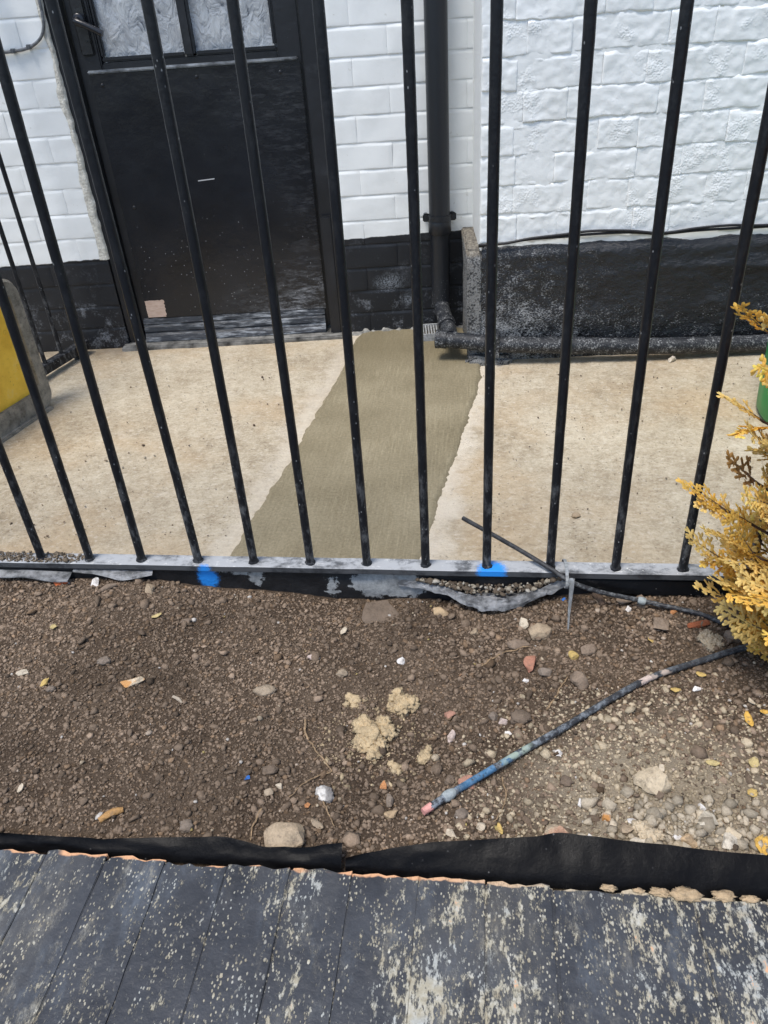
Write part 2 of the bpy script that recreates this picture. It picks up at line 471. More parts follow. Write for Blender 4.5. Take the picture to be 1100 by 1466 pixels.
def mat_front_brick():
    M = Mat('flaking_black_paint_on_brick')
    v = M.mapped((1.0, 0.42, 1.0), (0, 0, math.radians(-7)))
    oi = M.n('ShaderNodeObjectInfo')
    base = M.ramp(M.noise(9, 5, 0.6), [(0.3, (0.022, 0.024, 0.029)), (0.7, (0.056, 0.060, 0.068))])
    # bluish chalky bloom
    bl = M.step(M.noise(14, 6, 0.75, vec=v), 0.50, 0.80)
    base = M.mix(M.math('MULTIPLY', bl, 0.45), base, (0.19, 0.225, 0.265))
    film = M.step(M.noise(6, 5, 0.7, vec=v), 0.50, 0.72)
    base = M.mix(M.math('MULTIPLY', film, 0.22), base, (0.26, 0.24, 0.20))
    x, y, z = M.xyz()
    # flakes: sharp, clustered, streaked across the wall
    clus = M.noise(11, 4, 0.6, vec=v)
    more = M.math('MULTIPLY', M.step(x, -0.15, 0.28), 0.055)
    per = M.math('MULTIPLY', M.math('SUBTRACT', oi.outputs['Random'], 0.5), 0.045)
    dn = M.noise(125, 5, 0.75, vec=v)
    f1 = M.math('ADD', M.math('ADD', dn, M.math('MULTIPLY', clus, 0.55)), M.math('ADD', more, per))
    flake = M.math('MULTIPLY', M.step(f1, 0.84, 0.93), 0.9)
    dots = M.math('SUBTRACT', 1.0, M.step(M.math('ADD', M.voro(115, vec=M.mapped((1, 0.62, 1))), M.math('MULTIPLY', M.noise(260, 4, 0.75), 0.42)), 0.36, 0.42))
    dots = M.math('MULTIPLY', dots, M.step(M.math('ADD', M.noise(20, 4, 0.65, vec=v), more), 0.52, 0.64))
    d2 = M.math('SUBTRACT', 1.0, M.step(M.math('ADD', M.voro(260, vec=M.mapped((1, 0.6, 1), loc=(1.3, 0.2, 0))), M.math('MULTIPLY', M.noise(420, 3, 0.7), 0.4)), 0.40, 0.52))
    d2 = M.math('MULTIPLY', d2, M.step(M.math('ADD', M.noise(33, 4, 0.65, vec=v), more), 0.42, 0.56))
    smu = M.math('MULTIPLY', M.step(M.noise(48, 6, 0.8, vec=v), 0.52, 0.72), M.math('MULTIPLY', M.step(M.math('ADD', M.noise(7, 4, 0.6, vec=v), more), 0.46, 0.64), 0.5))
    flake = M.math('MAXIMUM', flake, smu)
    fk = M.math('MAXIMUM', flake, M.math('MAXIMUM', dots, M.math('MULTIPLY', d2, 0.85)))
    tanc = M.ramp(M.noise(60, 4, 0.7), [(0.3, (0.30, 0.255, 0.175)), (0.5, (0.42, 0.385, 0.29)), (0.7, (0.55, 0.535, 0.47))])
    blu = M.step(M.noise(19, 3, 0.5, vec=M.mapped(loc=(3, 1, 0))), 0.54, 0.66)
    tanc = M.mix(M.math('MULTIPLY', blu, 0.5), tanc, (0.38, 0.43, 0.46))
    c = M.mix(fk, base, tanc)
    org = M.math('MULTIPLY', M.step(f1, 0.99, 1.0), M.step(M.noise(17, 2), 0.52, 0.6))
    c = M.mix(org, c, (0.62, 0.36, 0.21))
    # bare orange arris along the soil side edge of the bricks
    ed = M.math('ADD', y, M.math('MULTIPLY', M.math('SUBTRACT', M.noise(26, 4, 0.6), 0.5), 0.020))
    edge = M.step(ed, 0.4770, 0.4795)
    edge = M.math('MULTIPLY', edge, M.step(M.noise(13, 2), 0.44, 0.50))
    c = M.mix(edge, c, M.mix(M.step(x, -0.1, 0.12), (0.66, 0.36, 0.19), (0.48, 0.40, 0.28)))
    h = M.math('ADD', M.math('MULTIPLY', fk, -0.8), M.math('ADD', M.noise(55, 5, 0.6), M.math('MULTIPLY', M.noise(10, 3), 1.2)))
    return M.out(c, M.mixf(fk, 0.46, 0.85), M.bump(h, 0.6, 0.003), 0.45)


def mat_liner():
    M = Mat('black_polythene')
    n1 = M.noise(9, 4, 0.5, vec=M.mapped((1, 3, 3)))
    sp = M.math('SUBTRACT', 1.0, M.step(M.voro(80), 0.05, 0.11))
    sp = M.math('MULTIPLY', sp, M.step(M.noise(13, 3), 0.50, 0.60))
    dust = M.math('MULTIPLY', M.step(M.noise(20, 6, 0.75, vec=M.mapped((1, 3, 1))), 0.58, 0.80), 0.16)
    c = M.mix(M.math('MAXIMUM', M.math('MULTIPLY', sp, 0.6), dust), (0.0055, 0.0055, 0.0065), (0.30, 0.29, 0.28))
    return M.out(c, M.mixf(n1, 0.30, 0.55), M.bump(M.noise(40, 4, 0.6), 0.3, 0.004), 0.22)


def mat_worn_liner():
    M = Mat('dusty_grey_membrane')
    k = M.step(M.noise(24, 6, 0.7, vec=M.mapped((1, 1, 3))), 0.36, 0.60)
    c = M.mix(k, (0.13, 0.135, 0.14), (0.52, 0.53, 0.54))
    sp = M.step(M.noise(150, 4, 0.7), 0.60, 0.68)
    c = M.mix(M.math('MULTIPLY', sp, 0.6), c, (0.50, 0.47, 0.42))
    return M.out(c, 0.55, M.bump(M.noise(60, 5, 0.65), 0.5, 0.005), 0.4)


BLUE = (0.02, 0.26, 0.76)


def mat_kerb():
    M = Mat('black_painted_kerb')
    n = M.noise(30, 6, 0.7)
    c = M.ramp(n, [(0.3, (0.007, 0.007, 0.008)), (0.7, (0.021, 0.021, 0.022))])
    wob = M.math('MULTIPLY', M.math('SUBTRACT', M.noise(55, 6, 0.75), 0.5), 0.05)
    pat = blob_max(M, [(-0.402, 1.05, 0.076, 0.014, (1, 1, 0.8)), (-0.400, 1.05, 0.062, 0.008, (1, 1, 0.7)),
                       (-0.262, 1.05, 0.060, 0.007, (1.0, 1, 0.25)), (-0.262, 1.05, 0.040, 0.012, (0.7, 1, 2.6)),
                       (-0.18, 1.05, 0.060, 0.032, (0.7, 1, 1.0)), (-0.13, 1.05, 0.06, 0.03, (0.8, 1, 1.0)), (-0.44, 1.05, 0.086, 0.012, (0.3, 1, 1.2))], wob, 0.0018)
    c = M.mix(M.math('MULTIPLY', pat, 0.9), c, M.ramp(M.noise(90, 4, 0.7), [(0.3, (0.20, 0.21, 0.21)), (0.7, (0.44, 0.45, 0.44))]))
    wob2 = M.math('MULTIPLY', M.math('SUBTRACT', M.noise(170, 6, 0.85), 0.5), 0.034)
    bl = blob_max(M, [(-0.497, 1.05, 0.067, 0.018, (1.0, 0.4, 0.72)), (-0.497, 1.05, 0.048, 0.008, (1.0, 0.4, 0.62))], wob2, 0.0055)
    c = M.mix(bl, c, BLUE)
    return M.out(c, 0.62, M.bump(n, 0.6, 0.006), 0.35)


def mat_rail():
    M = Mat('worn_grey_black_rail_paint')
    x, y, z = M.xyz()
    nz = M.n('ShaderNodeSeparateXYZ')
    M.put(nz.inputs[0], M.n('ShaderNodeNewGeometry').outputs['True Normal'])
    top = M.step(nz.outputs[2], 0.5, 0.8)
    g = M.noise(28, 6, 0.72, vec=M.mapped((0.7, 1, 1)))
    worn = M.step(M.math('ADD', g, M.math('MULTIPLY', M.noise(4, 3), 0.25)), 0.46, 0.68)
    spots = M.step(M.noise(75, 4, 0.7, vec=M.mapped((0.6, 1, 1))), 0.60, 0.64)
    right = M.step(x, 0.15, 0.28)
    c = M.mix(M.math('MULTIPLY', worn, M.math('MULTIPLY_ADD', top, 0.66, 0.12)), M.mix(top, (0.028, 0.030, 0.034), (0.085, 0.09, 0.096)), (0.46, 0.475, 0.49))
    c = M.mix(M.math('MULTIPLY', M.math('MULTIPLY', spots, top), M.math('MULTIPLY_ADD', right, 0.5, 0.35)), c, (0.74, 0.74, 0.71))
    wob2 = M.math('MULTIPLY', M.math('SUBTRACT', M.noise(170, 6, 0.85), 0.5), 0.034)
    bl = blob_max(M, [(0.027, 1.045, 0.098, 0.021, (0.85, 0.75, 0.8)), (-0.497, 1.045, 0.088, 0.010, (1.0, 1.4, 0.7))], wob2, 0.005)
    c = M.mix(bl, c, BLUE)
    return M.out(c, 0.6, M.bump(g, 0.5, 0.003), 0.4)


def mat_bar():
    M = Mat('black_painted_railing_bar')
    x, y, z = M.xyz()
    sp = M.math('SUBTRACT', 1.0, M.step(M.voro(120, vec=M.mapped((1, 1, 0.6))), 0.08, 0.16))
    low = M.math('SUBTRACT', 1.0, M.step(z, 0.10, 0.45))
    sp = M.math('MULTIPLY', sp, M.step(M.math('ADD', M.noise(30, 3), M.math('MULTIPLY', low, 0.16)), 0.52, 0.62))
    dust = M.math('MULTIPLY', M.step(M.noise(70, 5, 0.75, vec=M.mapped((1, 1, 0.4))), 0.46, 0.7), M.math('MULTIPLY_ADD', low, 0.28, 0.03))
    c = M.mix(M.math('MAXIMUM', M.math('MULTIPLY', sp, 0.55), dust), (0.009, 0.010, 0.013), (0.42, 0.43, 0.43))
    return M.out(c, M.mixf(low, 0.36, 0.58), M.bump(M.noise(120, 4, 0.6), 0.3, 0.002), 0.32)


def mat_pipe(name='dusty_black_pipe', amount=0.8):
    M = Mat(name)
    z = M.xyz()[2]
    low = M.math('SUBTRACT', 1.0, M.step(z, 0.06, 0.30))
    s = M.noise(210, 4, 0.75)
    s2 = M.noise(40, 4, 0.65)
    mk = M.step(M.math('ADD', M.math('ADD', s, M.math('MULTIPLY', s2, 0.5)), M.math('MULTIPLY', low, 0.20)), 0.96, 1.12)
    c = M.mix(M.math('MULTIPLY', M.math('MULTIPLY', mk, low), amount), (0.009, 0.011, 0.015), (0.40, 0.41, 0.41))
    return M.out(c, M.mixf(low, 0.34, 0.6), M.bump(s, 0.25, 0.003), 0.5)


def mat_tube_a():
    M = Mat('dusty_thin_tube')
    d = M.step(M.noise(120, 5, 0.75), 0.46, 0.66)
    x = M.xyz()[0]
    r = M.step(x, 0.12, 0.20)
    c = M.mix(M.math('MULTIPLY', d, M.math('MULTIPLY_ADD', r, 0.30, 0.10)), (0.022, 0.022, 0.024), (0.36, 0.39, 0.40))
    return M.out(c, 0.5, M.bump(d, 0.2, 0.001), 0.4)


def mat_tube_b():
    M = Mat('paint_spattered_tube')
    x = M.xyz()[0]
    d = M.step(M.noise(95, 5, 0.75), 0.42, 0.66)
    k = M.math('SUBTRACT', 1.0, M.step(x, 0.02, 0.34))
    c = M.mix(M.math('MULTIPLY', d, M.math('MULTIPLY_ADD', k, 0.4, 0.25)), (0.030, 0.032, 0.036), (0.38, 0.43, 0.47))
    b = M.math('MULTIPLY', M.step(M.noise(45, 4, 0.7), 0.40, 0.52), M.math('SUBTRACT', 1.0, M.step(M.math('ABSOLUTE', M.math('SUBTRACT', x, 0.016)), 0.018, 0.05)))
    c = M.mix(M.math('MULTIPLY', b, 0.7), c, (0.07, 0.22, 0.40))
    g = M.math('MULTIPLY', M.step(M.noise(70, 4), 0.45, 0.55), M.math('SUBTRACT', 1.0, M.step(M.math('ABSOLUTE', M.math('SUBTRACT', x, 0.056)), 0.008, 0.03)))
    c = M.mix(M.math('MULTIPLY', g, 0.8), c, (0.36, 0.44, 0.36))
    pk = M.math('MULTIPLY', M.step(M.noise(60, 4), 0.50, 0.6), M.math('SUBTRACT', 1.0, M.step(M.math('ABSOLUTE', M.math('SUBTRACT', x, 0.275)), 0.004, 0.03)))
    c = M.mix(pk, c, (0.44, 0.36, 0.30))
    return M.out(c, 0.5, M.bump(d, 0.2, 0.001), 0.4)


def mat_foliage():
    M = Mat('golden_scale_foliage')
    at = M.n('ShaderNodeAttribute', attribute_name='tint')
    M.put(M.b.inputs['Base Color'], at.outputs['Color'])
    M.b.inputs['Roughness'].default_value = 0.6
    M.b.inputs['Specular IOR Level'].default_value = 0.25
    tr = M.n('ShaderNodeBsdfTranslucent')
    M.put(tr.inputs['Color'], at.outputs['Color'])
    mx = M.n('ShaderNodeMixShader')
    mx.inputs[0].default_value = 0.45
    M.nt.links.new(M.b.outputs[0], mx.inputs[1])
    M.nt.links.new(tr.outputs[0], mx.inputs[2])
    outn = [n for n in M.nt.nodes if n.type == 'OUTPUT_MATERIAL'][0]
    M.nt.links.new(mx.outputs[0], outn.inputs['Surface'])
    return M.m


def mat_yellow():
    M = Mat('weathered_yellow_plastic')
    n = M.noise(16, 5, 0.65)
    c = M.ramp(n, [(0.3, (0.72, 0.42, 0.035)), (0.6, (0.88, 0.56, 0.06)), (0.75, (0.80, 0.58, 0.20))])
    sp = M.step(M.noise(140, 3, 0.7), 0.64, 0.7)
    c = M.mix(M.math('MULTIPLY', sp, 0.5), c, (0.20, 0.12, 0.05))
    return M.out(c, 0.5, M.bump(M.noise(30, 4), 0.3, 0.004), 0.4)


def mat_weathered_rim():
    M = Mat('weathered_grey_rim')
    n = M.noise(24, 6, 0.7)
    c = M.ramp(n, [(0.3, (0.10, 0.09, 0.07)), (0.5, (0.24, 0.22, 0.18)), (0.7, (0.38, 0.34, 0.27))])
    sp = M.step(M.noise(110, 4, 0.7), 0.58, 0.66)
    c = M.mix(M.math('MULTIPLY', sp, 0.6), c, (0.06, 0.06, 0.055))
    return M.out(c, 0.8, M.bump(n, 0.5, 0.004), 0.3)


MT = {}
MT['house'] = mat_house_paint()
MT['roughwhite'] = mat_rough_white()
MT['bitumen'] = mat_bitumen()
MT['speckled'] = mat_speckled_end()
MT['frame'] = mat_black_gloss('black_frame_paint', 0.35, 0.36, 1.3)
MT['leaf_paint'] = mat_black_gloss('black_door_paint', 0.25, 0.34, 3.3)
MT['handle'] = mat_black_gloss('black_handle_paint', 0.1, 0.25, 5.0, False)
MT['sheet'] = mat_door_panel()
MT['weather'] = mat_weatherboard()
MT['glass'] = mat_glass()
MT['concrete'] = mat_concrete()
MT['wet'] = mat_wet_concrete()
MT['soil'] = mat_soil()
MT['crumb'] = mat_attr('soil_crumbs')
MT['frontbrick'] = mat_front_brick()
MT['liner'] = mat_liner()
MT['wornliner'] = mat_worn_liner()
MT['kerb'] = mat_kerb()
MT['rail'] = mat_rail()
MT['bar'] = mat_bar()
MT['pipe'] = mat_pipe()
MT['drain'] = mat_pipe('dusty_drain_pipe', 0.6)
MT['tube_a'] = mat_tube_a()
MT['tube_b'] = mat_tube_b()
MT['foliage'] = mat_foliage()
MT['yellow'] = mat_yellow()
MT['rim'] = mat_weathered_rim()
MT['mortar'] = mat_plain('grey_mortar', (0.30, 0.29, 0.26), 0.9, 0.3, 60, 0.8, 0.2, False, 0.005)
MT['caulk'] = mat_plain('cream_filler', (0.70, 0.68, 0.60), 0.8, 0.18, 60, 0.9, 0.3, False, 0.005)
MT['cable'] = mat_plain('black_cable_sheath', (0.018, 0.018, 0.02), 0.5, 0.3, 80, 0.2)
MT['greycable'] = mat_plain('painted_grey_cable', (0.16, 0.17, 0.18), 0.5, 0.3, 80, 0.2)
MT['tie'] = mat_plain('grey_plastic_tie', (0.30, 0.32, 0.33), 0.45, 0.25, 120, 0.2)
MT['joint'] = mat_plain('grey_plastic_joint', (0.34, 0.38, 0.38), 0.6, 0.25, 120, 0.3)
MT['pink'] = mat_plain('pink_tube_end', (0.72, 0.34, 0.29), 0.6, 0.2, 120, 0.2)
MT['green'] = mat_plain('green_plastic', (0.010, 0.26, 0.065), 0.38, 0.12, 14, 0.1, 0.5)
MT['bark'] = mat_plain('bark', (0.12, 0.075, 0.05), 0.9, 0.3, 90, 0.9)
MT['brass'] = mat_plain('grey_grate', (0.36, 0.37, 0.37), 0.6, 0.25, 90, 0.3, 0.4)
MT['wornhighlight'] = mat_plain('worn_highlight_edge', (0.24, 0.255, 0.27), 0.5, 0.45, 30, 0.4, 0.4, False)  # worn grey that also carries the highlight on the door's capping strip
MT['sill'] = mat_plain('dusty_grey_sill', (0.20, 0.195, 0.18), 0.85, 0.45, 22, 0.8, 0.3, False, 0.005)
MT['asphalt'] = mat_plain('pavement_asphalt', (0.06, 0.06, 0.06), 0.9, 0.25, 60, 0.6, 0.3, False)
MT['rearwhite'] = mat_plain('interior_board', (0.5, 0.52, 0.54), 0.7, 0.1, 8, 0.1)
SC = {
 'orange': ((0.62, 0.15, 0.05), None), 'white': ((0.76, 0.72, 0.67), None), 'brown': ((0.245, 0.185, 0.135), None),
 'tan': ((0.42, 0.325, 0.22), None), 'tan2': ((0.48, 0.35, 0.21), None), 'paleyellow': ((0.52, 0.42, 0.20), None),
 'cream': ((0.58, 0.50, 0.38), None), 'yellow': ((0.56, 0.40, 0.14), None), 'soil2': ((0.23, 0.185, 0.145), None),
 'soil3': ((0.175, 0.132, 0.096), None), 'creamorange': ((0.60, 0.50, 0.36), (0.55, 0.29, 0.11)), 'paleclod': ((0.37, 0.295, 0.21), None),
 'pinkwhite': ((0.58, 0.47, 0.41), None), 'sand': ((0.50, 0.385, 0.23), None), 'redbrick': ((0.40, 0.19, 0.125), None),
 'redorange': ((0.34, 0.11, 0.05), None), 'orange2': ((0.52, 0.24, 0.10), None), 'greysand': ((0.42, 0.35, 0.25), None),
 'bark': ((0.10, 0.068, 0.048), None), 'blue': ((0.04, 0.15, 0.45), None), 'tanorange': ((0.46, 0.26, 0.10), None),
 'palewood': ((0.40, 0.34, 0.26), None), 'flint': ((0.66, 0.63, 0.58), (0.30, 0.28, 0.26)), 'redpink': ((0.42, 0.225, 0.16), None),
 'creampink': ((0.54, 0.43, 0.30), (0.48, 0.28, 0.19)), 'beige': ((0.56, 0.46, 0.32), None), 'greycream': ((0.58, 0.52, 0.41), None),
 'palerock': ((0.62, 0.55, 0.44), None), 'peach': ((0.52, 0.37, 0.22), None), 'orangewhite': ((0.58, 0.46, 0.34), (0.52, 0.25, 0.08)),
 'gold': ((0.72, 0.44, 0.10), None),
}
for k_, (a_, b_) in SC.items():
    MT['s_' + k_] = mat_stone('stone_' + k_, a_, b_)

# ------------------------------------------------------------------ mesh helpers
def link(name, me, mat=None, parent=None, smooth=False):
    if mat is not None:
        me.materials.append(MT[mat] if isinstance(mat, str) else mat)
    if smooth and len(me.polygons):
        me.polygons.foreach_set('use_smooth', [True] * len(me.polygons))
    o = bpy.data.objects.new(name, me)
    col.objects.link(o)
    if parent is not None:
        o.parent = parent
    return o


def tag(o, label=None, cat=None, group=None, kind=None):
    if label: o['label'] = label
    if cat: o['category'] = cat
    if group: o['group'] = group
    if kind: o['kind'] = kind
    return o


def empty(name, loc=(0, 0, 0), rz=0.0, parent=None):
    e = bpy.data.objects.new(name, None)
    e.empty_display_size = 0.05
    col.objects.link(e)
    e.location = loc
    e.rotation_euler = (0, 0, rz)
    if parent is not None:
        e.parent = parent
    return e


def from_bm(bm, name):
    me = bpy.data.meshes.new(name)
    bmesh.ops.recalc_face_normals(bm, faces=bm.faces[:])
    bm.to_mesh(me)
    bm.free()
    return me


def from_py(name, v, f):
    me = bpy.data.meshes.new(name)
    me.from_pydata([tuple(p) for p in v], [], f)
    me.update()
    return me


def bm_box(bm, x0, x1, y0, y1, z0, z1, bev=0.0, seg=2):
    vs = [bm.verts.new((x, y, z)) for x in (x0, x1) for y in (y0, y1) for z in (z0, z1)]
    F = [(0, 1, 3, 2), (4, 6, 7, 5), (0, 4, 5, 1), (2, 3, 7, 6), (0, 2, 6, 4), (1, 5, 7, 3)]
    fs = [bm.faces.new([vs[i] for i in q]) for q in F]
    if bev > 0:
        es = list({e for f in fs for e in f.edges})
        bmesh.ops.bevel(bm, geom=es, offset=bev, segments=seg, affect='EDGES', clamp_overlap=True)


def box(name, x0, x1, y0, y1, z0, z1, mat, parent=None, bev=0.0):
    bm = bmesh.new()
    bm_box(bm, x0, x1, y0, y1, z0, z1, bev)
    return link(name, from_bm(bm, name), mat, parent)


def spline(pts, n=8):
    P = [Vector(p) for p in pts]
    if len(P) < 3:
        return [P[0].lerp(P[-1], i / n) for i in range(n + 1)]
    Q = [P[0] * 2 - P[1]] + P + [P[-1] * 2 - P[-2]]
    out = []
    for i in range(1, len(Q) - 2):
        a, b, c, d = Q[i - 1], Q[i], Q[i + 1], Q[i + 2]
        for k in range(n):
            t = k / n
            out.append(0.5 * ((2 * b) + (c - a) * t + (2 * a - 5 * b + 4 * c - d) * t * t + (3 * b - a - 3 * c + d) * t ** 3))
    out.append(P[-1])
    return out


def tube_geo(path, rad, sides=12, caps=True, wob=0.0, seed=0.0, squash=None):
    V, F = [], []
    n = len(path)
    up = Vector((0.03, 0.05, 1)).normalized()
    t0 = (path[1] - path[0]).normalized()
    if abs(t0.dot(up)) > 0.9:
        up = Vector((1, 0.02, 0.03)).normalized()
    nrm = (up - t0 * up.dot(t0)).normalized()
    for i, p in enumerate(path):
        t = (path[min(i + 1, n - 1)] - path[max(i - 1, 0)]).normalized()
        nrm = (nrm - t * nrm.dot(t)).normalized()
        bi = t.cross(nrm)
        r = rad[i] if isinstance(rad, (list, tuple)) else rad
        for k in range(sides):
            a = 2 * math.pi * k / sides
            rr = r
            if wob:
                rr *= 1 + wob * noise.noise(Vector((p.x * 90 + math.cos(a), p.y * 90 + math.sin(a), p.z * 90 + seed)))
            V.append(p + (nrm * math.cos(a) + bi * math.sin(a)) * rr)
    for i in range(n - 1):
        for k in range(sides):
            k2 = (k + 1) % sides
            F.append((i * sides + k, i * sides + k2, (i + 1) * sides + k2, (i + 1) * sides + k))
    if caps:
        F.append(tuple(range(sides - 1, -1, -1)))
        F.append(tuple((n - 1) * sides + k for k in range(sides)))
    return V, F


def tube(name, path, rad, mat, parent=None, sides=12, wob=0.0, seed=0.0, caps=True):
    v, f = tube_geo([Vector(p) for p in path], rad, sides, caps, wob, seed)
    me = from_py(name, v, f)
    o = link(name, me, mat, parent, True)
    me.set_sharp_from_angle(angle=math.radians(50))
    return o


def grid(name, x0, x1, y0, y1, nx, ny, zf, mat, parent=None):
    V = []
    for j in range(ny + 1):
        y = y0 + (y1 - y0) * j / ny
        for i in range(nx + 1):
            x = x0 + (x1 - x0) * i / nx
            V.append((x, y, zf(x, y)))
    w = nx + 1
    F = [(j * w + i, j * w + i + 1, (j + 1) * w + i + 1, (j + 1) * w + i) for j in range(ny) for i in range(nx)]
    return link(name, from_py(name, V, F), mat, parent, True)


def fbm(x, y, z, o=4):
    return noise.fractal(Vector((x, y, z)), 1.0, 2.0, o)


# ------------------------------------------------------------------ ground, yard
g = box('ground', -200, 200, -200, 200, -0.75, -0.62, 'asphalt')
tag(g, kind='structure')
pv = box('pavement', -6, 6, -1.6, 0.27, -0.615, -0.55, 'asphalt', bev=0.01)
tag(pv, kind='structure')


def yard_z(x, y):
    return 0.0015 * fbm(x * 5, y * 5, 0) + 0.0012 * fbm(x * 30, y * 30, 3) - 0.002


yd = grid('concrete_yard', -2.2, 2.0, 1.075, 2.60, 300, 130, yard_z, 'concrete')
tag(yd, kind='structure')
tag(box('yard_base', -3.0, 3.0, 1.085, 2.9, -0.6, -0.02, 'concrete'), kind='structure')
tag(box('bed_base', -3.0, 3.0, 0.46, 1.08, -0.6, -0.03, 'soil'), kind='structure')

# fresh strip of concrete from the downpipe to the railing, ragged edges, a few mm proud
left_e = [(-0.40, 2.478), (-0.418, 2.41), (-0.42, 2.302), (-0.428, 2.067), (-0.452, 1.85), (-0.466, 1.635), (-0.482, 1.468), (-0.498, 1.364), (-0.508, 1.283), (-0.513, 1.208), (-0.520, 1.078)]
right_e = [(-0.09, 2.51), (0.004, 2.47), (0.008, 2.21), (0.006, 2.046), (-0.027, 1.823), (-0.05, 1.635), (-0.077, 1.472), (-0.092, 1.358), (-0.103, 1.28), (-0.108, 1.219), (-0.118, 1.078)]


def edge_x(pts, y):
    ys = [p[1] for p in pts][::-1]
    xs = [p[0] for p in pts][::-1]
    return float(np.interp(y, ys, xs))


V, F = [], []
NX, NY = 60, 220
for j in range(NY + 1):
    y = 1.078 + (2.505 - 1.078) * j / NY
    xl = edge_x(left_e, y) + 0.008 * fbm(y * 14, 2.0, 0, 4) + 0.004 * fbm(y * 70, 7.0, 0, 2)
    xr = edge_x(right_e, y) + 0.008 * fbm(y * 13, 9.0, 0, 4) + 0.004 * fbm(y * 75, 4.0, 0, 2)
    if y > 2.46:
        xl += (y - 2.46) * 1.2
    for i in range(NX + 1):
        s = i / NX
        x = xl + (xr - xl) * s
        e = min(s, 1 - s) * (xr - xl)
        z = 0.0065 - 0.010 * max(0.0, 1 - e / 0.010) ** 2 + 0.0007 * fbm(x * 60, y * 4, 5, 3) + 0.0012 * fbm(x * 6, y * 6, 8, 2)
        V.append((x, y, z))
w = NX + 1
F = [(j * w + i, j * w + i + 1, (j + 1) * w + i + 1, (j + 1) * w + i) for j in range(NY) for i in range(NX)]
strip = link('fresh_concrete_strip', from_py('fresh_concrete_strip', V, F), 'wet', None, True)
tag(strip, kind='structure')

# ------------------------------------------------------------------ house
TH1 = math.atan(0.105)
TH2 = math.atan(0.08)
house = empty('house', (0, 2.52, 0), TH1)
tag(house, 'white painted brick house with a black plinth and a black half glazed door', 'house')


def brick_mesh(L, H, D, edge, amp, seed, nx, nz, wob=0.0, f=30):
    """a brick face with rolled edges: front at y = -D, rim tucked behind the mortar"""
    def axis(n, length):
        inner = [edge + (length - 2 * edge) * i / n for i in range(n + 1)]
        return [0.0, edge * 0.22, edge * 0.55] + inner + [length - edge * 0.55, length - edge * 0.22, length]
    X = axis(nx, L)
    Z = axis(nz, H)
    V = []
    for z in Z:
        for x in X:
            e = min(x, L - x, z, H - z)
            # round the corners in plan
            dx = max(0.0, edge * 1.4 - min(x, L - x))
            dz = max(0.0, edge * 1.4 - min(z, H - z))
            if dx > 0 and dz > 0:
                e = min(e, max(0.0, edge * 1.4 - math.hypot(dx, dz)))
            t = 1 - min(e / edge, 1.0)
            y = -D + (D + 0.006) * t ** 2.4
            nn = fbm(x * f + seed * 3.1, z * f + seed * 1.7, seed, 4)
            y -= amp * nn * (1 - t * 0.6)
            wx = wob * fbm(x * 40 + seed, z * 40, 5.5 + seed, 3)
            wz = wob * fbm(x * 40 + seed, z * 40, 9.5 + seed, 3)
            V.append((x + wx, y, z + wz))
    w = len(X)
    F = [(j * w + i, j * w + i + 1, (j + 1) * w + i + 1, (j + 1) * w + i) for j in range(len(Z) - 1) for i in range(w - 1)]
    return from_py('brick', V, F)


def struck_brick(L, ch, D0, amp, seed, nx, wob, f=24, nzz=6, fill=0.55):
    """painted brick with its struck bed joint: hard shadow line below, sloping pointing above"""
    Zs = [0.0, 0.0005, 0.0014, 0.004] + [0.004 + (ch - 0.016) * i / nzz for i in range(1, nzz + 1)] + [ch - 0.0095, ch - 0.0075, ch - 0.004, ch - 0.0006, ch]
    Xs = [0.0, 0.0006, 0.002] + [0.002 + (L - 0.004) * i / nx for i in range(1, nx)] + [L - 0.002, L - 0.0006, L]
    V = []
    for z in Zs:
        for x in Xs:
            D = D0 * min(1.25, max(0.08, 1.0 - fill * 0.5 + fill * 1.5 * noise.noise(Vector((x * 17 + seed, z * 9, seed * 2.3)))))
            if z <= 0.0: y = 0.0015
            elif z < 0.001: y = -D * 0.55
            elif z < 0.003: y = -D * 0.9
            elif z <= ch - 0.0085: y = -D
            elif z <= ch - 0.006: y = -D * 0.80
            elif z <= ch - 0.002: y = -D * 0.45
            else: y = -D * 0.05
            ex = min(x, L - x)
            if ex < 0.0003: y += D * 0.55
            elif ex < 0.001: y += D * 0.2
            y -= amp * fbm(x * f + seed * 3.1, z * f + seed * 1.7, seed, 5)
            wz = wob * fbm((x + seed * 0.01) * 26, seed, 9.5, 4) if 0.0003 < z < ch - 0.0003 else 0.0
            V.append((x, y, z + wz * (1.0 if z < 0.003 or z > ch - 0.012 else 0.4)))
    w = len(Xs)
    F = [(j * w + i, j * w + i + 1, (j + 1) * w + i + 1, (j + 1) * w + i) for j in range(len(Zs) - 1) for i in range(w - 1)]
    return from_py('brick', V, F)


def struck_courses(parent, u0, u1, z0, nk, offs, D, amp, wob, mat, rnd):
    ch = 0.0745
    for k in range(nk):
        u = offs[k % 2]
        while u < u1:
            a, b = max(u, u0), min(u + 0.225, u1)
            u += 0.225
            if b - a < 0.02:
                continue
            o = link('brick', struck_brick(b - a, ch, D + rnd.uniform(-0.0005, 0.0006), amp, rnd.uniform(0, 90), max(4, int((b - a) * 70)), wob), mat, parent, True)
            o.location = (a, 0, z0 + k * ch)


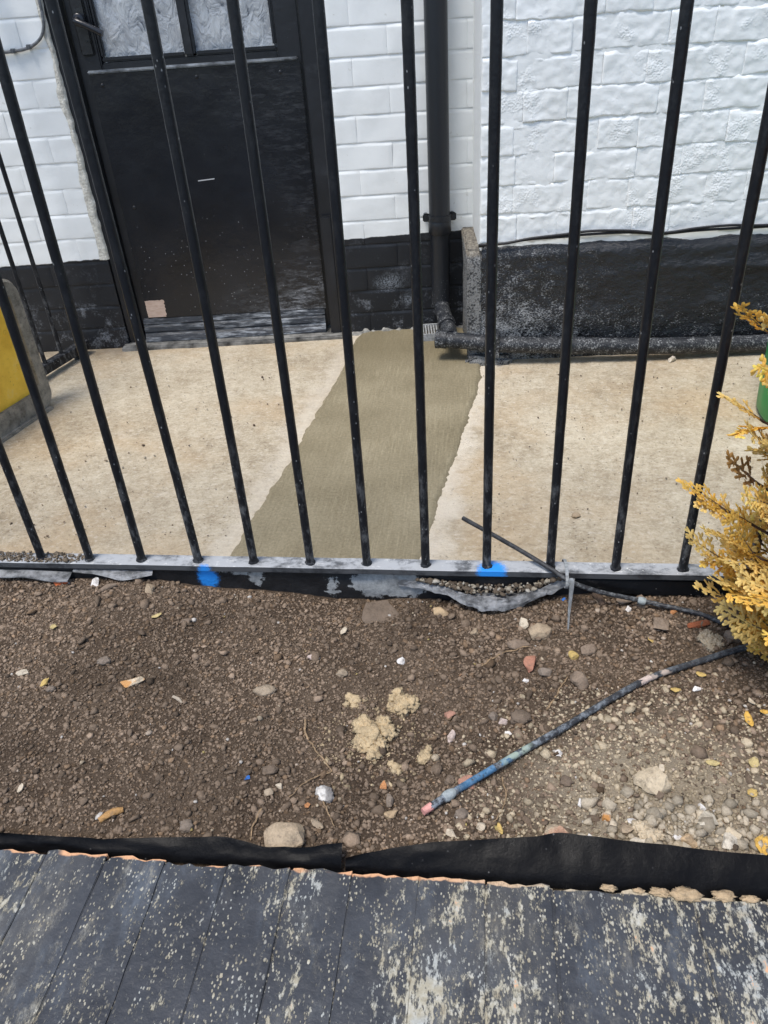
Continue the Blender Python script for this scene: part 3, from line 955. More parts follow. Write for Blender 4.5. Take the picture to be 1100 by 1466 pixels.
def courses(parent, u0, u1, z0, nk, offs, D, edge, amp, wob, mat, rnd, gap=0.0085, gapx=0.004, flemish=False, jz=0.0, k0=0, nxr=70, f=30):
    ch = 0.0745
    for k in range(k0, nk):
        u = offs[k % 2]
        seq = 0
        items = []
        while u < u1:
            if flemish:
                ln = 0.2235 if (seq + k) % 2 == 0 else 0.112
                ln *= rnd.uniform(0.93, 1.07)
            else:
                ln = 0.225
            items.append((max(u, u0), min(u + ln, u1)))
            u += ln
            seq += 1
        for a, b in items:
            if b - a < 0.025:
                continue
            L = b - a - gapx
            H = ch - gap
            me = brick_mesh(L, H, D + rnd.uniform(-0.0012, 0.0012), edge, amp, rnd.uniform(0, 90), max(4, int(L * nxr)), max(3, int(H * nxr)), wob, f)
            o = link('brick', me, mat, parent, True)
            o.location = (a + gapx / 2, 0, z0 + k * ch + gap / 2 + rnd.uniform(-jz, jz))
            o.rotation_euler = (0, rnd.uniform(-0.006, 0.006) * (3 if flemish else 1), 0)


def wall_body(name, u0, u1, z0, z1, mat, parent, amp, f, thick=0.22, res=0.02):
    """mortar face at y = 0 as a lumpy grid plus a plain core behind it"""
    nx = max(2, int((u1 - u0) / res))
    nz = max(2, int((z1 - z0) / res))
    V, F = [], []
    for j in range(nz + 1):
        z = z0 + (z1 - z0) * j / nz
        for i in range(nx + 1):
            x = u0 + (u1 - u0) * i / nx
            V.append((x, -amp * (0.5 + fbm(x * f, z * f, 2.2, 4)), z))
    w = nx + 1
    F = [(j * w + i, j * w + i + 1, (j + 1) * w + i + 1, (j + 1) * w + i) for j in range(nz) for i in range(nx)]
    b = len(V)
    V += [(u0, 0.004, z0), (u1, 0.004, z0), (u1, thick, z0), (u0, thick, z0), (u0, 0.004, z1), (u1, 0.004, z1), (u1, thick, z1), (u0, thick, z1)]
    for q in ((0, 1, 5, 4), (1, 2, 6, 5), (2, 3, 7, 6), (3, 0, 4, 7), (4, 5, 6, 7), (3, 2, 1, 0)):
        F.append(tuple(b + i for i in q))
    o = link(name, from_py(name, V, F), mat, parent, False)
    me = o.data
    fl = [True] * (nx * nz) + [False] * 6
    me.polygons.foreach_set('use_smooth', fl)
    return o


rnd = random.Random(5)
DOOR_L, DOOR_R = -1.215, -0.440
lw = wall_body('left_wall', -2.6, DOOR_L, -0.1, 2.7, 'house', house, 0.0008, 20, res=0.025)
struck_courses(lw, -2.2, DOOR_L, -0.002, 19, (-2.2, -2.2 - 0.1125), 0.0024, 0.0012, 0.0012, 'house', rnd)
mw = wall_body('middle_wall', DOOR_R, 0.03, -0.1, 2.7, 'house', house, 0.0006, 20, res=0.025)
struck_courses(mw, DOOR_R, -0.012, -0.002, 19, (-0.595, -0.491), 0.0030, 0.0006, 0.0006, 'house', rnd)
ow = wall_body('wall_over_door', DOOR_L, DOOR_R, 2.02, 2.7, 'house', house, 0.0008, 20, res=0.03)
# filler bead in the inner corner
bm = bmesh.new()
bm_box(bm, -0.024, -0.006, -0.014, 0.01, 0.325, 2.6, 0.004)
link('corner_bead', from_bm(bm, 'corner_bead'), 'house', house)

# door frame -------------------------------------------------------------
fr = empty('door_frame', (0, 0, 0), 0, house)
bm = bmesh.new(); bm_box(bm, DOOR_L + 0.002, -1.168, 0.004, 0.10, 0.0, 2.015, 0.004); link('jamb', from_bm(bm, 'jamb'), 'frame', fr)
bm = bmesh.new(); bm_box(bm, -0.508, DOOR_R - 0.002, 0.000, 0.10, 0.0, 2.015, 0.005); link('jamb', from_bm(bm, 'jamb'), 'frame', fr)
bm = bmesh.new(); bm_box(bm, -1.166, -0.510, 0.006, 0.10, 1.96, 2.014, 0.004); link('head', from_bm(bm, 'head'), 'frame', fr)
bm = bmesh.new(); bm_box(bm, -0.507, -0.468, -0.016, -0.0012, 0.002, 0.395, 0.006); link('repair_block', from_bm(bm, 'repair_block'), 'frame', fr)
bm = bmesh.new(); bm_box(bm, -1.232, -0.446, -0.042, 0.09, -0.02, 0.012, 0.004)
for v_ in bm.verts:
    v_.co.y += 0.006 * fbm(v_.co.x * 9, v_.co.z * 30, 1)
link('threshold', from_bm(bm, 'threshold'), 'sill', fr)
# ragged cream filler between the left wall and the jamb
V, F = [], []
NS = 260
for i in range(NS + 1):
    z = 0.30 + 1.7 * i / NS
    wl_ = 0.012 + 0.012 * fbm(z * 11, 0.3, 2, 4) + 0.008 * max(0, 1.0 - (z - 0.3) * 1.6)
    wr_ = 0.004 + 0.004 * fbm(z * 26, 4.3, 2, 4)
    bulge = -0.006 - 0.003 * fbm(z * 40, 8.1, 3, 3)
    V += [(DOOR_L - max(0.002, wl_), -0.0035, z), (DOOR_L - 0.4 * wl_, bulge, z), (DOOR_L + 0.2 * wr_, bulge * 0.9, z), (DOOR_L + max(0.001, wr_), 0.006, z)]
for i in range(NS):
    for k in range(3):
        F.append((i * 4 + k, i * 4 + k + 1, (i + 1) * 4 + k + 1, (i + 1) * 4 + k))
link('filler', from_py('filler', V, F), 'caulk', fr, True)

# door leaf ---------------------------------------------------------------
dr = empty('door', (-1.165, 0, 0), 0, house)


def dbox(name, u0, u1, y0, y1, z0, z1, mat, bev=0.004):
    bm = bmesh.new()
    bm_box(bm, u0 + 1.165, u1 + 1.165, y0, y1, z0, z1, bev)
    return link(name, from_bm(bm, name), mat, dr)


dbox('stile', -1.164, -1.096, 0.030, 0.072, 0.02, 1.955, 'leaf_paint')
dbox('stile', -0.582, -0.512, 0.030, 0.072, 0.02, 1.955, 'leaf_paint')
dbox('middle_rail', -1.0955, -0.5825, 0.031, 0.072, 0.70, 0.845, 'leaf_paint')
dbox('top_rail', -1.0955, -0.5825, 0.031, 0.072, 1.86, 1.955, 'leaf_paint')
dbox('bottom_rail', -1.0955, -0.5825, 0.031, 0.072, 0.02, 0.20, 'leaf_paint')
dbox('glazing_bar', -0.850, -0.820, 0.026, 0.070, 0.8465, 1.859, 'leaf_paint', 0.006)
dbox('glazing_bead', -1.0945, -0.851, 0.034, 0.05, 0.8465, 0.858, 'leaf_paint', 0.004)
dbox('glazing_bead', -0.819, -0.5835, 0.034, 0.05, 0.8465, 0.858, 'leaf_paint', 0.004)
dbox('glazing_bead', -1.0945, -1.083, 0.0345, 0.05, 0.8585, 1.85, 'leaf_paint', 0.004)
dbox('glazing_bead', -0.594, -0.5835, 0.0345, 0.05, 0.8585, 1.85, 'leaf_paint', 0.004)
for a_, b_ in ((-1.0955, -0.8505), (-0.8195, -0.5825)):
    dbox('pane', a_, b_, 0.051, 0.056, 0.846, 1.8595, 'glass', 0.0)
dbox('blind', -1.0955, -0.5825, 0.085, 0.088, 0.72, 1.90, 'rearwhite', 0.0)
bm = bmesh.new()
bm_box(bm, 0.028, 0.646, 0.020, 0.0298, 0.088, 0.820, 0.0022)
link('cover_sheet', from_bm(bm, 'cover_sheet'), 'sheet', dr)
# capping strip along the top of the sheet
bm = bmesh.new(); bm_box(bm, 0.026, 0.640, 0.014, 0.0295, 0.8205, 0.829, 0.003)
for v_ in bm.verts:
    v_.co.z += 0.002 * fbm(v_.co.x * 12, 1, 1)
link('capping_strip', from_bm(bm, 'capping_strip'), 'wornhighlight', dr)
# grooved weatherboard
prof = [(0.029, 0.088), (0.016, 0.086), (0.012, 0.072), (0.0155, 0.068), (0.010, 0.060), (0.006, 0.046), (0.010, 0.042), (0.003, 0.032), (-0.004, 0.020), (-0.006, 0.014), (0.004, 0.0135), (0.029, 0.016)]
V, F = [], []
NS = 60
for i in range(NS + 1):
    u = 0.012 + (0.640 - 0.012) * i / NS
    for (y_, z_) in prof:
        V.append((u, y_ + 0.0012 * fbm(u * 20, z_ * 80, 1, 3), z_ + 0.0012 * fbm(u * 14, y_ * 90, 4, 3) + 0.0))
n_ = len(prof)
for i in range(NS):
    for k in range(n_):
        k2 = (k + 1) % n_
        F.append((i * n_ + k, (i + 1) * n_ + k, (i + 1) * n_ + k2, i * n_ + k2))
F.append(tuple(range(n_))); F.append(tuple(NS * n_ + k for k in range(n_ - 1, -1, -1)))
link('weatherboard', from_py('weatherboard', V, F), 'weather', dr)
# nails in the sheet
for (u_, z_) in ((0.34, 0.795), (0.585, 0.792), (0.06, 0.79), (0.07, 0.45)):
    v_, f_ = tube_geo([Vector((u_, 0.0206, z_)), Vector((u_, 0.0182, z_)), Vector((u_, 0.0172, z_))], [0.0055, 0.005, 0.003], 8)
    link('screw_head', from_py('screw_head', v_, f_), 'handle', dr, True)
# lever handle: back plate, boss, lever
hd = empty('handle', (0, 0, 0), 0, dr)
bm = bmesh.new(); bm_box(bm, 0.020, 0.058, 0.022, 0.0298, 0.865, 1.03, 0.004); link('back_plate', from_bm(bm, 'back_plate'), 'handle', hd)
tube('lever', spline([(0.040, 0.022, 0.952), (0.040, -0.012, 0.952), (0.046, -0.030, 0.949), (0.075, -0.034, 0.936), (0.112, -0.033, 0.916)], 8), 0.0085, 'handle', hd, 12)
tube('boss', [(0.040, 0.0215, 0.952), (0.040, 0.004, 0.952), (0.040, 0.001, 0.952)], [0.016, 0.016, 0.012], 'handle', hd, 16)

# projecting wall on the right -------------------------------------------
pw_root = empty('projecting_wall', (0, 0, 0), 0, house)
inv = Matrix.Translation((0, 2.52, 0)) @ Matrix.Rotation(TH1, 4, 'Z')
pw_root.matrix_parent_inverse = inv.inverted()
pw_root.location = (0, 2.24, 0)
pw_root.rotation_euler = (0, 0, TH2)
pb = wall_body('wall_face', 0.0, 2.4, 0.30, 2.7, 'roughwhite', pw_root, 0.0020, 22, thick=0.33, res=0.0085)
r2 = random.Random(11)
for k in range(16):
    u = (-0.118, -0.02)[k % 2]
    seq = k
    while u < 1.35:
        ln = (0.2235 if seq % 2 == 0 else 0.112) * r2.uniform(0.92, 1.08)
        a, b = max(u, 0.002), min(u + ln, 1.36)
        u += ln
        seq += 1
        if b - a < 0.02:
            continue
        o = link('brick', struck_brick(b - a, 0.0762, 0.0040 + r2.uniform(-0.0012, 0.0012), 0.0019, r2.uniform(0, 90), max(5, int((b - a) * 190)), 0.0048, 46, 13, 0.5), 'roughwhite', pw_root, True)
        o.location = (a, 0, 0.350 + k * 0.0762 + r2.uniform(-0.002, 0.002))
        o.rotation_euler = (0, r2.uniform(-0.014, 0.014), 0)


def plinth_pt(x, z):
    """render coat: rolled top, wavy face"""
    zt = 0.345 - 0.008 * x
    t = z / zt
    y = -0.014 - 0.006 * (1 - t)
    if t > 0.9:
        y += 0.018 * ((t - 0.9) / 0.1) ** 2
    k = min(1.0, max(0.0, (x - 0.25) / 0.5))
    y -= 0.0045 * fbm(x * 9, z * 14, 1.0, 4)
    y -= 0.006 * k * max(0.0, fbm(x * 5 + z * 6, z * 22 - x * 3, 4.0, 4)) * (1 - t * 0.5)
    y -= 0.004 * math.exp(-((z - 0.235 - 0.03 * x + 0.01 * math.sin(x * 9)) / 0.012) ** 2) * k
    y -= 0.0015 * fbm(x * 60, z * 60, 6.0, 3)
    return (x, y, z)


V, F = [], []
NX, NZ = 260, 70
for j in range(NZ + 1):
    for i in range(NX + 1):
        x = 0.006 + 2.0 * (i / NX) ** 1.25
        V.append(plinth_pt(x, -0.02 + (0.365 - 0.008 * x) * j / NZ))
w = NX + 1
F = [(j * w + i, j * w + i + 1, (j + 1) * w + i + 1, (j + 1) * w + i) for j in range(NZ) for i in range(NX)]
link('rendered_plinth', from_py('rendered_plinth', V, F), 'bitumen', pw_root, True)
# rough grey end of the plinth at the inner corner
bm = bmesh.new()
bm_box(bm, -0.034, 0.010, -0.019, 0.26, -0.02, 0.335, 0.005)
bmesh.ops.subdivide_edges(bm, edges=bm.edges[:], cuts=9, use_grid_fill=True)
for v_ in bm.verts:
    p = v_.co
    q = fbm(p.x * 40, p.y * 40, p.z * 40, 4)
    v_.co.x += 0.0045 * q - (0.006 if p.z > 0.30 else 0) * (p.z - 0.30) / 0.05
    v_.co.y += 0.003 * fbm(p.x * 35 + 5, p.y * 35, p.z * 35, 4) + (0.012 * (p.z - 0.30) / 0.05 if p.z > 0.30 else 0)
link('plinth_end', from_bm(bm, 'plinth_end'), 'speckled', pw_root, True)
# mortar fillet at the foot of the plinth end
bm = bmesh.new(); bm_box(bm, -0.044, 0.10, -0.055, -0.012, -0.02, 0.022, 0.012, 3)
bmesh.ops.subdivide_edges(bm, edges=bm.edges[:], cuts=4, use_grid_fill=True)
for v_ in bm.verts:
    p = v_.co
    v_.co += Vector((0.003 * fbm(p.x * 30, p.y * 30, 1), 0.004 * fbm(p.x * 30, p.y * 30, 4), 0.004 * fbm(p.x * 30, p.y * 30, 8)))
link('mortar_fillet', from_bm(bm, 'mortar_fillet'), 'speckled', pw_root, True)
# rough crumbly mortar along the foot of the middle wall
V, F = [], []
NS = 90
for i in range(NS + 1):
    u = -0.44 + 0.40 * i / NS
    a = 0.008 + 0.010 * max(0, fbm(u * 25, 3, 1, 4))
    hgt = 0.006 + 0.016 * max(0, fbm(u * 30, 6, 1, 4) + 0.1)
    V += [(u, 0.006, hgt + 0.004), (u, -a * 0.5, hgt), (u, -a - 0.008, 0.002), (u, -a - 0.012, -0.01)]
for i in range(NS):
    for k in range(3):
        F.append((i * 4 + k, i * 4 + k + 1, (i + 1) * 4 + k + 1, (i + 1) * 4 + k))
link('mortar_edge', from_py('mortar_edge', V, F), 'mortar', house, True)


def H1(u, off, z):
    """house wall coordinates to world"""
    return Vector((u * math.cos(TH1) + off * math.sin(TH1), 2.52 + u * math.sin(TH1) - off * math.cos(TH1), z))


def H2(u, off, z):
    return Vector((u * math.cos(TH2) + off * math.sin(TH2), 2.24 + u * math.sin(TH2) - off * math.cos(TH2), z))


# ------------------------------------------------------------------ downpipe and drain pipe
dp = empty('downpipe', H1(-0.130, 0.052, 0.0))
tag(dp, 'black round downpipe on the white wall right of the door', 'drainpipe')
c0 = Vector(dp.location)
tube('pipe', [(0, 0, z) for z in (0.105, 0.2, 0.345)], 0.030, 'pipe', dp, 28)
tube('pipe', [(0, 0, z) for z in (0.352, 1.0, 2.6)], 0.0325, 'pipe', dp, 28)
tube('socket', [(0, 0, z) for z in (0.330, 0.333, 0.366, 0.369)], [0.0335, 0.0355, 0.0355, 0.0345], 'pipe', dp, 28)
br = empty('bracket', (0, 0, 0), TH1, dp)
for s_ in (-1, 1):
    bm = bmesh.new(); bm_box(bm, min(s_ * 0.052, s_ * 0.030), max(s_ * 0.052, s_ * 0.030), 0.0, 0.006, 0.366, 0.390, 0.003)
    link('lug', from_bm(bm, 'lug'), 'pipe', br)
    bm = bmesh.new(); bm_box(bm, min(s_ * 0.048, s_ * 0.036), max(s_ * 0.048, s_ * 0.036), 0.0062, 0.05, 0.372, 0.384, 0.002)
    link('spacer', from_bm(bm, 'spacer'), 'pipe', br)
tube('band', [(0, 0, 0.370), (0, 0, 0.386)], 0.0365, 'pipe', br, 28)
# shoe: curves from the foot of the pipe out to the drain pipe
e_end = Vector((-0.085, 2.226, 0.073)) - c0
tube('shoe', spline([(0, 0, 0.135), (0, -0.004, 0.112), (0.006, -0.035, 0.096), (e_end.x * 0.6, e_end.y * 0.6, 0.084), (e_end.x, e_end.y, 0.074)], 6), 0.0245, 'drain', dp, 20)
tube('collar', [(e_end.x * 0.55, e_end.y * 0.55, 0.0865), (e_end.x * 0.68, e_end.y * 0.68, 0.082)], 0.0280, 'drain', dp, 20)

hp = empty('drain_pipe', (0, 0, 0))
tag(hp, 'dusty black waste pipe lying along the foot of the right wall', 'pipe')
path = [Vector((-0.118, 2.222, 0.072)), Vector((-0.02, 2.211, 0.066)), Vector((0.073, 2.199, 0.060)), Vector((0.445, 2.213, 0.043)), Vector((0.645, 2.228, 0.036)), Vector((1.0, 2.262, 0.030)), Vector((1.9, 2.335, 0.027))]
pp = spline(path, 14)
tube('pipe', pp, 0.0240, 'drain', hp, 24)
def along(t):
    i = int(t * (len(pp) - 1)); return pp[i], pp[min(i + 1, len(pp) - 1)]
for a_, ln_, r_ in ((0.0, 3, 0.0275), (0.25, 2, 0.0268), (0.42, 2, 0.0265)):
    i = int(a_ * (len(pp) - 1))
    tube('coupling', pp[i:i + ln_ + 1], r_, 'drain', hp, 24)
# open rodding end with a rim
d0 = (pp[0] - pp[1]).normalized()
tube('end_cap', [pp[0] + d0 * 0.0005, pp[0] + d0 * 0.012, pp[0] + d0 * 0.014], [0.0285, 0.0285, 0.021], 'drain', hp, 24)
# pipe clip bolted to the plinth
bm = bmesh.new(); bm_box(bm, 0.050, 0.062, 2.170, 2.178, 0.028, 0.098, 0.002); bm_box(bm, 0.050, 0.062, 2.1785, 2.24, 0.086, 0.097, 0.002); link('clip', from_bm(bm, 'clip'), 'drain', hp)

gr = empty('gully_grate', (-0.165, 2.425, 0.0), TH1)
tag(gr, 'small pale slotted gully grate left of the drain pipe end', 'grate')
for y0_ in (-0.05, 0.043):
    bm = bmesh.new(); bm_box(bm, -0.04, 0.04, y0_, y0_ + 0.007, 0.006, 0.03, 0.001)
    link('frame_bar', from_bm(bm, 'frame_bar'), 'brass', gr)
for i in range(9):
    bm = bmesh.new(); bm_box(bm, -0.039 + i * 0.009, -0.0345 + i * 0.009, -0.0425, 0.0425, 0.006, 0.028, 0.0008)
    link('slat', from_bm(bm, 'slat'), 'brass', gr)

# cables -------------------------------------------------------------------
cr = empty('wall_cable', (0, 0, 0))
tag(cr, 'pair of black cables sagging along the top of the right plinth', 'cable')
for s, dz in ((0, 0.0), (1, 0.006)):
    pts = [(-0.004, 0.353), (0.07, 0.356), (0.141, 0.364), (0.24, 0.3685), (0.316, 0.371), (0.42, 0.367), (0.51, 0.359), (0.605, 0.366), (0.70, 0.366), (0.80, 0.362), (1.2, 0.36), (2.0, 0.36)]
    P = [H2(u, 0.012 + 0.003 * s + 0.002 * math.sin(u * 13), z - 0.008 + (dz if 0.1 < u else dz * 0.4) + 0.002 * math.sin(u * 17 + s * 2)) for u, z in pts]
    tube('strand', spline(P, 6), 0.0036, 'cable', cr, 10)
cl = empty('bell_cable', (0, 0, 0))
tag(cl, 'thin grey cable looping down the white wall left of the door', 'cable')
tube('strand', spline([H1(u, 0.009, z) for u, z in ((-1.75, 0.93), (-1.55, 0.897), (-1.40, 0.889), (-1.323, 0.890), (-1.275, 0.897), (-1.24, 0.915), (-1.222, 0.940), (-1.216, 0.97), (-1.214, 1.02), (-1.212, 1.4), (-1.212, 2.0))], 8), 0.0042, 'greycable', cl, 10)
for u_, z_ in ((-1.277, 0.898), (-1.325, 0.891)):
    bm = bmesh.new(); bm_box(bm, -0.005, 0.005, -0.016, 0.004, -0.006, 0.006, 0.0015)
    o = link('cable_clip', from_bm(bm, 'cable_clip'), 'greycable', cl); o.location = H1(u_, 0.002, z_); o.rotation_euler = (0, 0, TH1)

# ------------------------------------------------------------------ railings
rl = empty('railing', (0, 0, 0))
tag(rl, 'black metal railing of upright round bars on a worn grey bottom rail', 'railing')
V, F = [], []
xs = [-1.6 + 2.9 * i / 140 for i in range(141)]
for i, x in enumerate(xs):
    dz = 0.0006 * fbm(x * 6, 0, 0, 3)
    dy = 0.0008 * fbm(x * 9, 3, 0, 3)
    for (y_, z_) in ((1.0455, 0.0875), (1.045, 0.0885), (1.045, 0.099), (1.0462, 0.1), (1.0758, 0.1), (1.077, 0.099), (1.077, 0.0875)):
        V.append((x, y_ + dy, z_ + dz))
for i in range(140):
    for k in range(7):
        k2 = (k + 1) % 7
        F.append((i * 7 + k, (i + 1) * 7 + k, (i + 1) * 7 + k2, i * 7 + k2))
F.append(tuple(range(7))); F.append(tuple(140 * 7 + k for k in range(6, -1, -1)))
link('bottom_rail', from_py('bottom_rail', V, F), 'rail', rl)
bm = bmesh.new(); bm_box(bm, -1.6, 1.3, 1.044, 1.078, 1.145, 1.155, 0.002); link('top_rail', from_bm(bm, 'top_rail'), 'bar', rl)
bars = [(-1.37, -1.36), (-1.26, -1.25), (-1.15, -1.14), (-1.04, -1.03), (-0.932, -0.925), (-0.822, -0.815), (-0.725, -0.715), (-0.622, -0.609), (-0.512, -0.521), (-0.406, -0.401), (-0.300, -0.295), (-0.196, -0.192),
        (-0.090, -0.087), (0.018, 0.018), (0.128, 0.124), (0.239, 0.231), (0.351, 0.343), (0.46, 0.455), (0.57, 0.565), (0.68, 0.675), (0.79, 0.785), (0.90, 0.895), (1.01, 1.005), (1.12, 1.115)]
for i, (xb, xt) in enumerate(bars):
    xt2 = xb + (xt - xb) * (1.05 / 0.84)
    tube('bar', spline([(xb, 1.0605, 0.099), ((xb + xt2) / 2 + 0.0008 * math.sin(i * 2.3), 1.0605, 0.62), (xt2, 1.0605, 1.147)], 40), 0.0076, 'bar', rl, 14, 0.05, i * 3.0)
    if i > 3:
        tube('weld', [(xb, 1.0605, 0.1), (xb, 1.0605, 0.1025), (xb, 1.0605, 0.1045)], [0.0100, 0.0092, 0.0077], 'bar', rl, 10, 0.25, i)

# side railing beyond, running back to the house
sr = empty('side_railing', (0, 0, 0))
tag(sr, 'black side railing with thin bars meeting the house wall at the far left', 'railing')
A = Vector((-1.345, 2.35, 0.045)); B = Vector((-1.60, 1.10, 0.045))
dv = (B - A); dn = dv.normalized(); sn = Vector((-dn.y, dn.x, 0))
bm = bmesh.new()
q = [bm.verts.new(A + sn * s * 0.016 + Vector((0, 0, z))) for s in (-1, 1) for z in (-0.03, 0.0)] + [bm.verts.new(B + sn * s * 0.016 + Vector((0, 0, z))) for s in (-1, 1) for z in (-0.03, 0.0)]
for f_ in ((0, 1, 3, 2), (4, 6, 7, 5), (0, 4, 5, 1), (2, 3, 7, 6), (1, 5, 7, 3), (0, 2, 6, 4)):
    bm.faces.new([q[i] for i in f_])
bmesh.ops.bevel(bm, geom=bm.edges[:], offset=0.002, segments=1, affect='EDGES')
link('bottom_rail', from_bm(bm, 'bottom_rail'), 'bar', sr)
bm = bmesh.new()
q = [bm.verts.new(A + sn * s * 0.016 + Vector((0, 0, z))) for s in (-1, 1) for z in (1.09, 1.10)] + [bm.verts.new(B + sn * s * 0.016 + Vector((0, 0, z))) for s in (-1, 1) for z in (1.09, 1.10)]
for f_ in ((0, 1, 3, 2), (4, 6, 7, 5), (0, 4, 5, 1), (2, 3, 7, 6), (1, 5, 7, 3), (0, 2, 6, 4)):
    bm.faces.new([q[i] for i in f_])
link('top_rail', from_bm(bm, 'top_rail'), 'bar', sr)
for k in range(12):
    p = A + dn * (0.125 + 0.0825 * k) if k < 2 else A + dn * (0.125 + 0.0825 + 0.10 * (k - 1))
    tube('bar', [(p.x, p.y, 0.043), (p.x, p.y, 0.6), (p.x, p.y, 1.137)], 0.0068, 'bar', sr, 12)
tube('foot', [(A.x + dn.x * 0.06, A.y + dn.y * 0.06, -0.02), (A.x + dn.x * 0.06, A.y + dn.y * 0.06, 0.02)], 0.01, 'bar', sr, 10)
tube('foot', [(B.x, B.y, -0.02), (B.x, B.y, 0.02)], 0.01, 'bar', sr, 10)

# low kerb under the railing
kb = empty('kerb', (0, 0, 0))
tag(kb, 'low black painted kerb under the railing with grey mortar showing through', 'kerb')
V, F = [], []
NXk, NZk = 360, 12
for i in range(NXk + 1):
    x = -1.6 + 2.9 * i / NXk
    for j in range(NZk + 1):
        z = -0.05 + (0.0865 + 0.05) * j / NZk
        gapk = 0.0
        if -0.28 < x < -0.15:
            gapk = 0.016 * math.sin((x + 0.28) / 0.13 * math.pi) * max(0.0, (z - 0.055) / 0.03)
        y = 1.0515 + 0.0022 * fbm(x * 22, z * 22, 2, 4) + gapk
        V.append((x, min(y, 1.068), z))
w = NZk + 1
F = [(i * w + j, (i + 1) * w + j, (i + 1) * w + j + 1, i * w + j + 1) for i in range(NXk) for j in range(NZk)]
link('kerb_face', from_py('kerb_face', V, F), 'kerb', kb, True)
box('kerb_core', -1.6, 1.3, 1.070, 1.0762, -0.05, 0.0868, 'mortar', kb)

# ------------------------------------------------------------------ soil bed
HKX = [-1.2, -.75, -.6, -.5, -.35, -.2, -.05, .1, .2, .35, .8]
HKZ = [.062, .062, .058, .044, .038, .024, .03, .04, .052, .06, .06]


def bed_base(x, y):
    hk = np.interp(x, HKX, HKZ)
    return hk + (1.04 - y) / 0.54 * (0.09 - hk)


BX0, BX1, BY0, BY1, BNX, BNY = -1.35, 1.15, 0.475, 1.056, 520, 130
H = np.zeros((BNY + 1, BNX + 1))
for j in range(BNY + 1):
    y = BY0 + (BY1 - BY0) * j / BNY
    for i in range(BNX + 1):
        x = BX0 + (BX1 - BX0) * i / BNX
        coarse = 0.5 + 0.5 * min(1.0, max(0.0, (x + 0.35) / 0.5))
        hz = bed_base(x, y) + 0.006 * fbm(x * 7, y * 7, 1.5, 3) + 0.0045 * coarse * fbm(x * 34, y * 34, 4.5, 5)
        # heap of clods by the kerb, left, and hollow under the right tube
        hz += 0.012 * math.exp(-(((x + 0.60) / 0.09) ** 2 + ((y - 0.99) / 0.05) ** 2))
        hz += 0.010 * math.exp(-(((x - 0.30) / 0.12) ** 2 + ((y - 0.53) / 0.06) ** 2))
        if y < 0.515:
            hz = min(hz, 0.090) - 0.02 * (0.515 - y) / 0.04
        H[j, i] = hz


def bed(x, y):
    fx = np.clip((np.asarray(x, float) - BX0) / (BX1 - BX0) * BNX, 0, BNX - 1.001)
    fy = np.clip((np.asarray(y, float) - BY0) / (BY1 - BY0) * BNY, 0, BNY - 1.001)
    i = fx.astype(int); j = fy.astype(int)
    a = fx - i; b = fy - j
    return (H[j, i] * (1 - a) + H[j, i + 1] * a) * (1 - b) + (H[j + 1, i] * (1 - a) + H[j + 1, i + 1] * a) * b


V = [(BX0 + (BX1 - BX0) * i / BNX, BY0 + (BY1 - BY0) * j / BNY, H[j, i]) for j in range(BNY + 1) for i in range(BNX + 1)]
w = BNX + 1
F = [(j * w + i, j * w + i + 1, (j + 1) * w + i + 1, (j + 1) * w + i) for j in range(BNY) for i in range(BNX)]
sb = link('soil_bed', from_py('soil_bed', V, F), 'soil', None, True)
tag(sb, kind='structure')

# crumbs of earth: far too many to count -> one mass
rs = np.random.RandomState(7)
PHI = (1 + 5 ** 0.5) / 2
ICO = np.array([(-1, PHI, 0), (1, PHI, 0), (-1, -PHI, 0), (1, -PHI, 0), (0, -1, PHI), (0, 1, PHI), (0, -1, -PHI), (0, 1, -PHI), (PHI, 0, -1), (PHI, 0, 1), (-PHI, 0, -1), (-PHI, 0, 1)]) / math.hypot(1, PHI)
ICF = np.array([(0, 11, 5), (0, 5, 1), (0, 1, 7), (0, 7, 10), (0, 10, 11), (1, 5, 9), (5, 11, 4), (11, 10, 2), (10, 7, 6), (7, 1, 8), (3, 9, 4), (3, 4, 2), (3, 2, 6), (3, 6, 8), (3, 8, 9), (4, 9, 5), (2, 4, 11), (6, 2, 10), (8, 6, 7), (9, 8, 1)])


def rot_mats(n, flat=False):
    q = rs.normal(size=(n, 4))
    q /= np.linalg.norm(q, axis=1)[:, None]
    a, b, c, d = q.T
    return np.stack([np.stack([1 - 2 * (c * c + d * d), 2 * (b * c - a * d), 2 * (b * d + a * c)], -1),
                     np.stack([2 * (b * c + a * d), 1 - 2 * (b * b + d * d), 2 * (c * d - a * b)], -1),
                     np.stack([2 * (b * d - a * c), 2 * (c * d + a * b), 1 - 2 * (b * b + c * c)], -1)], 1)


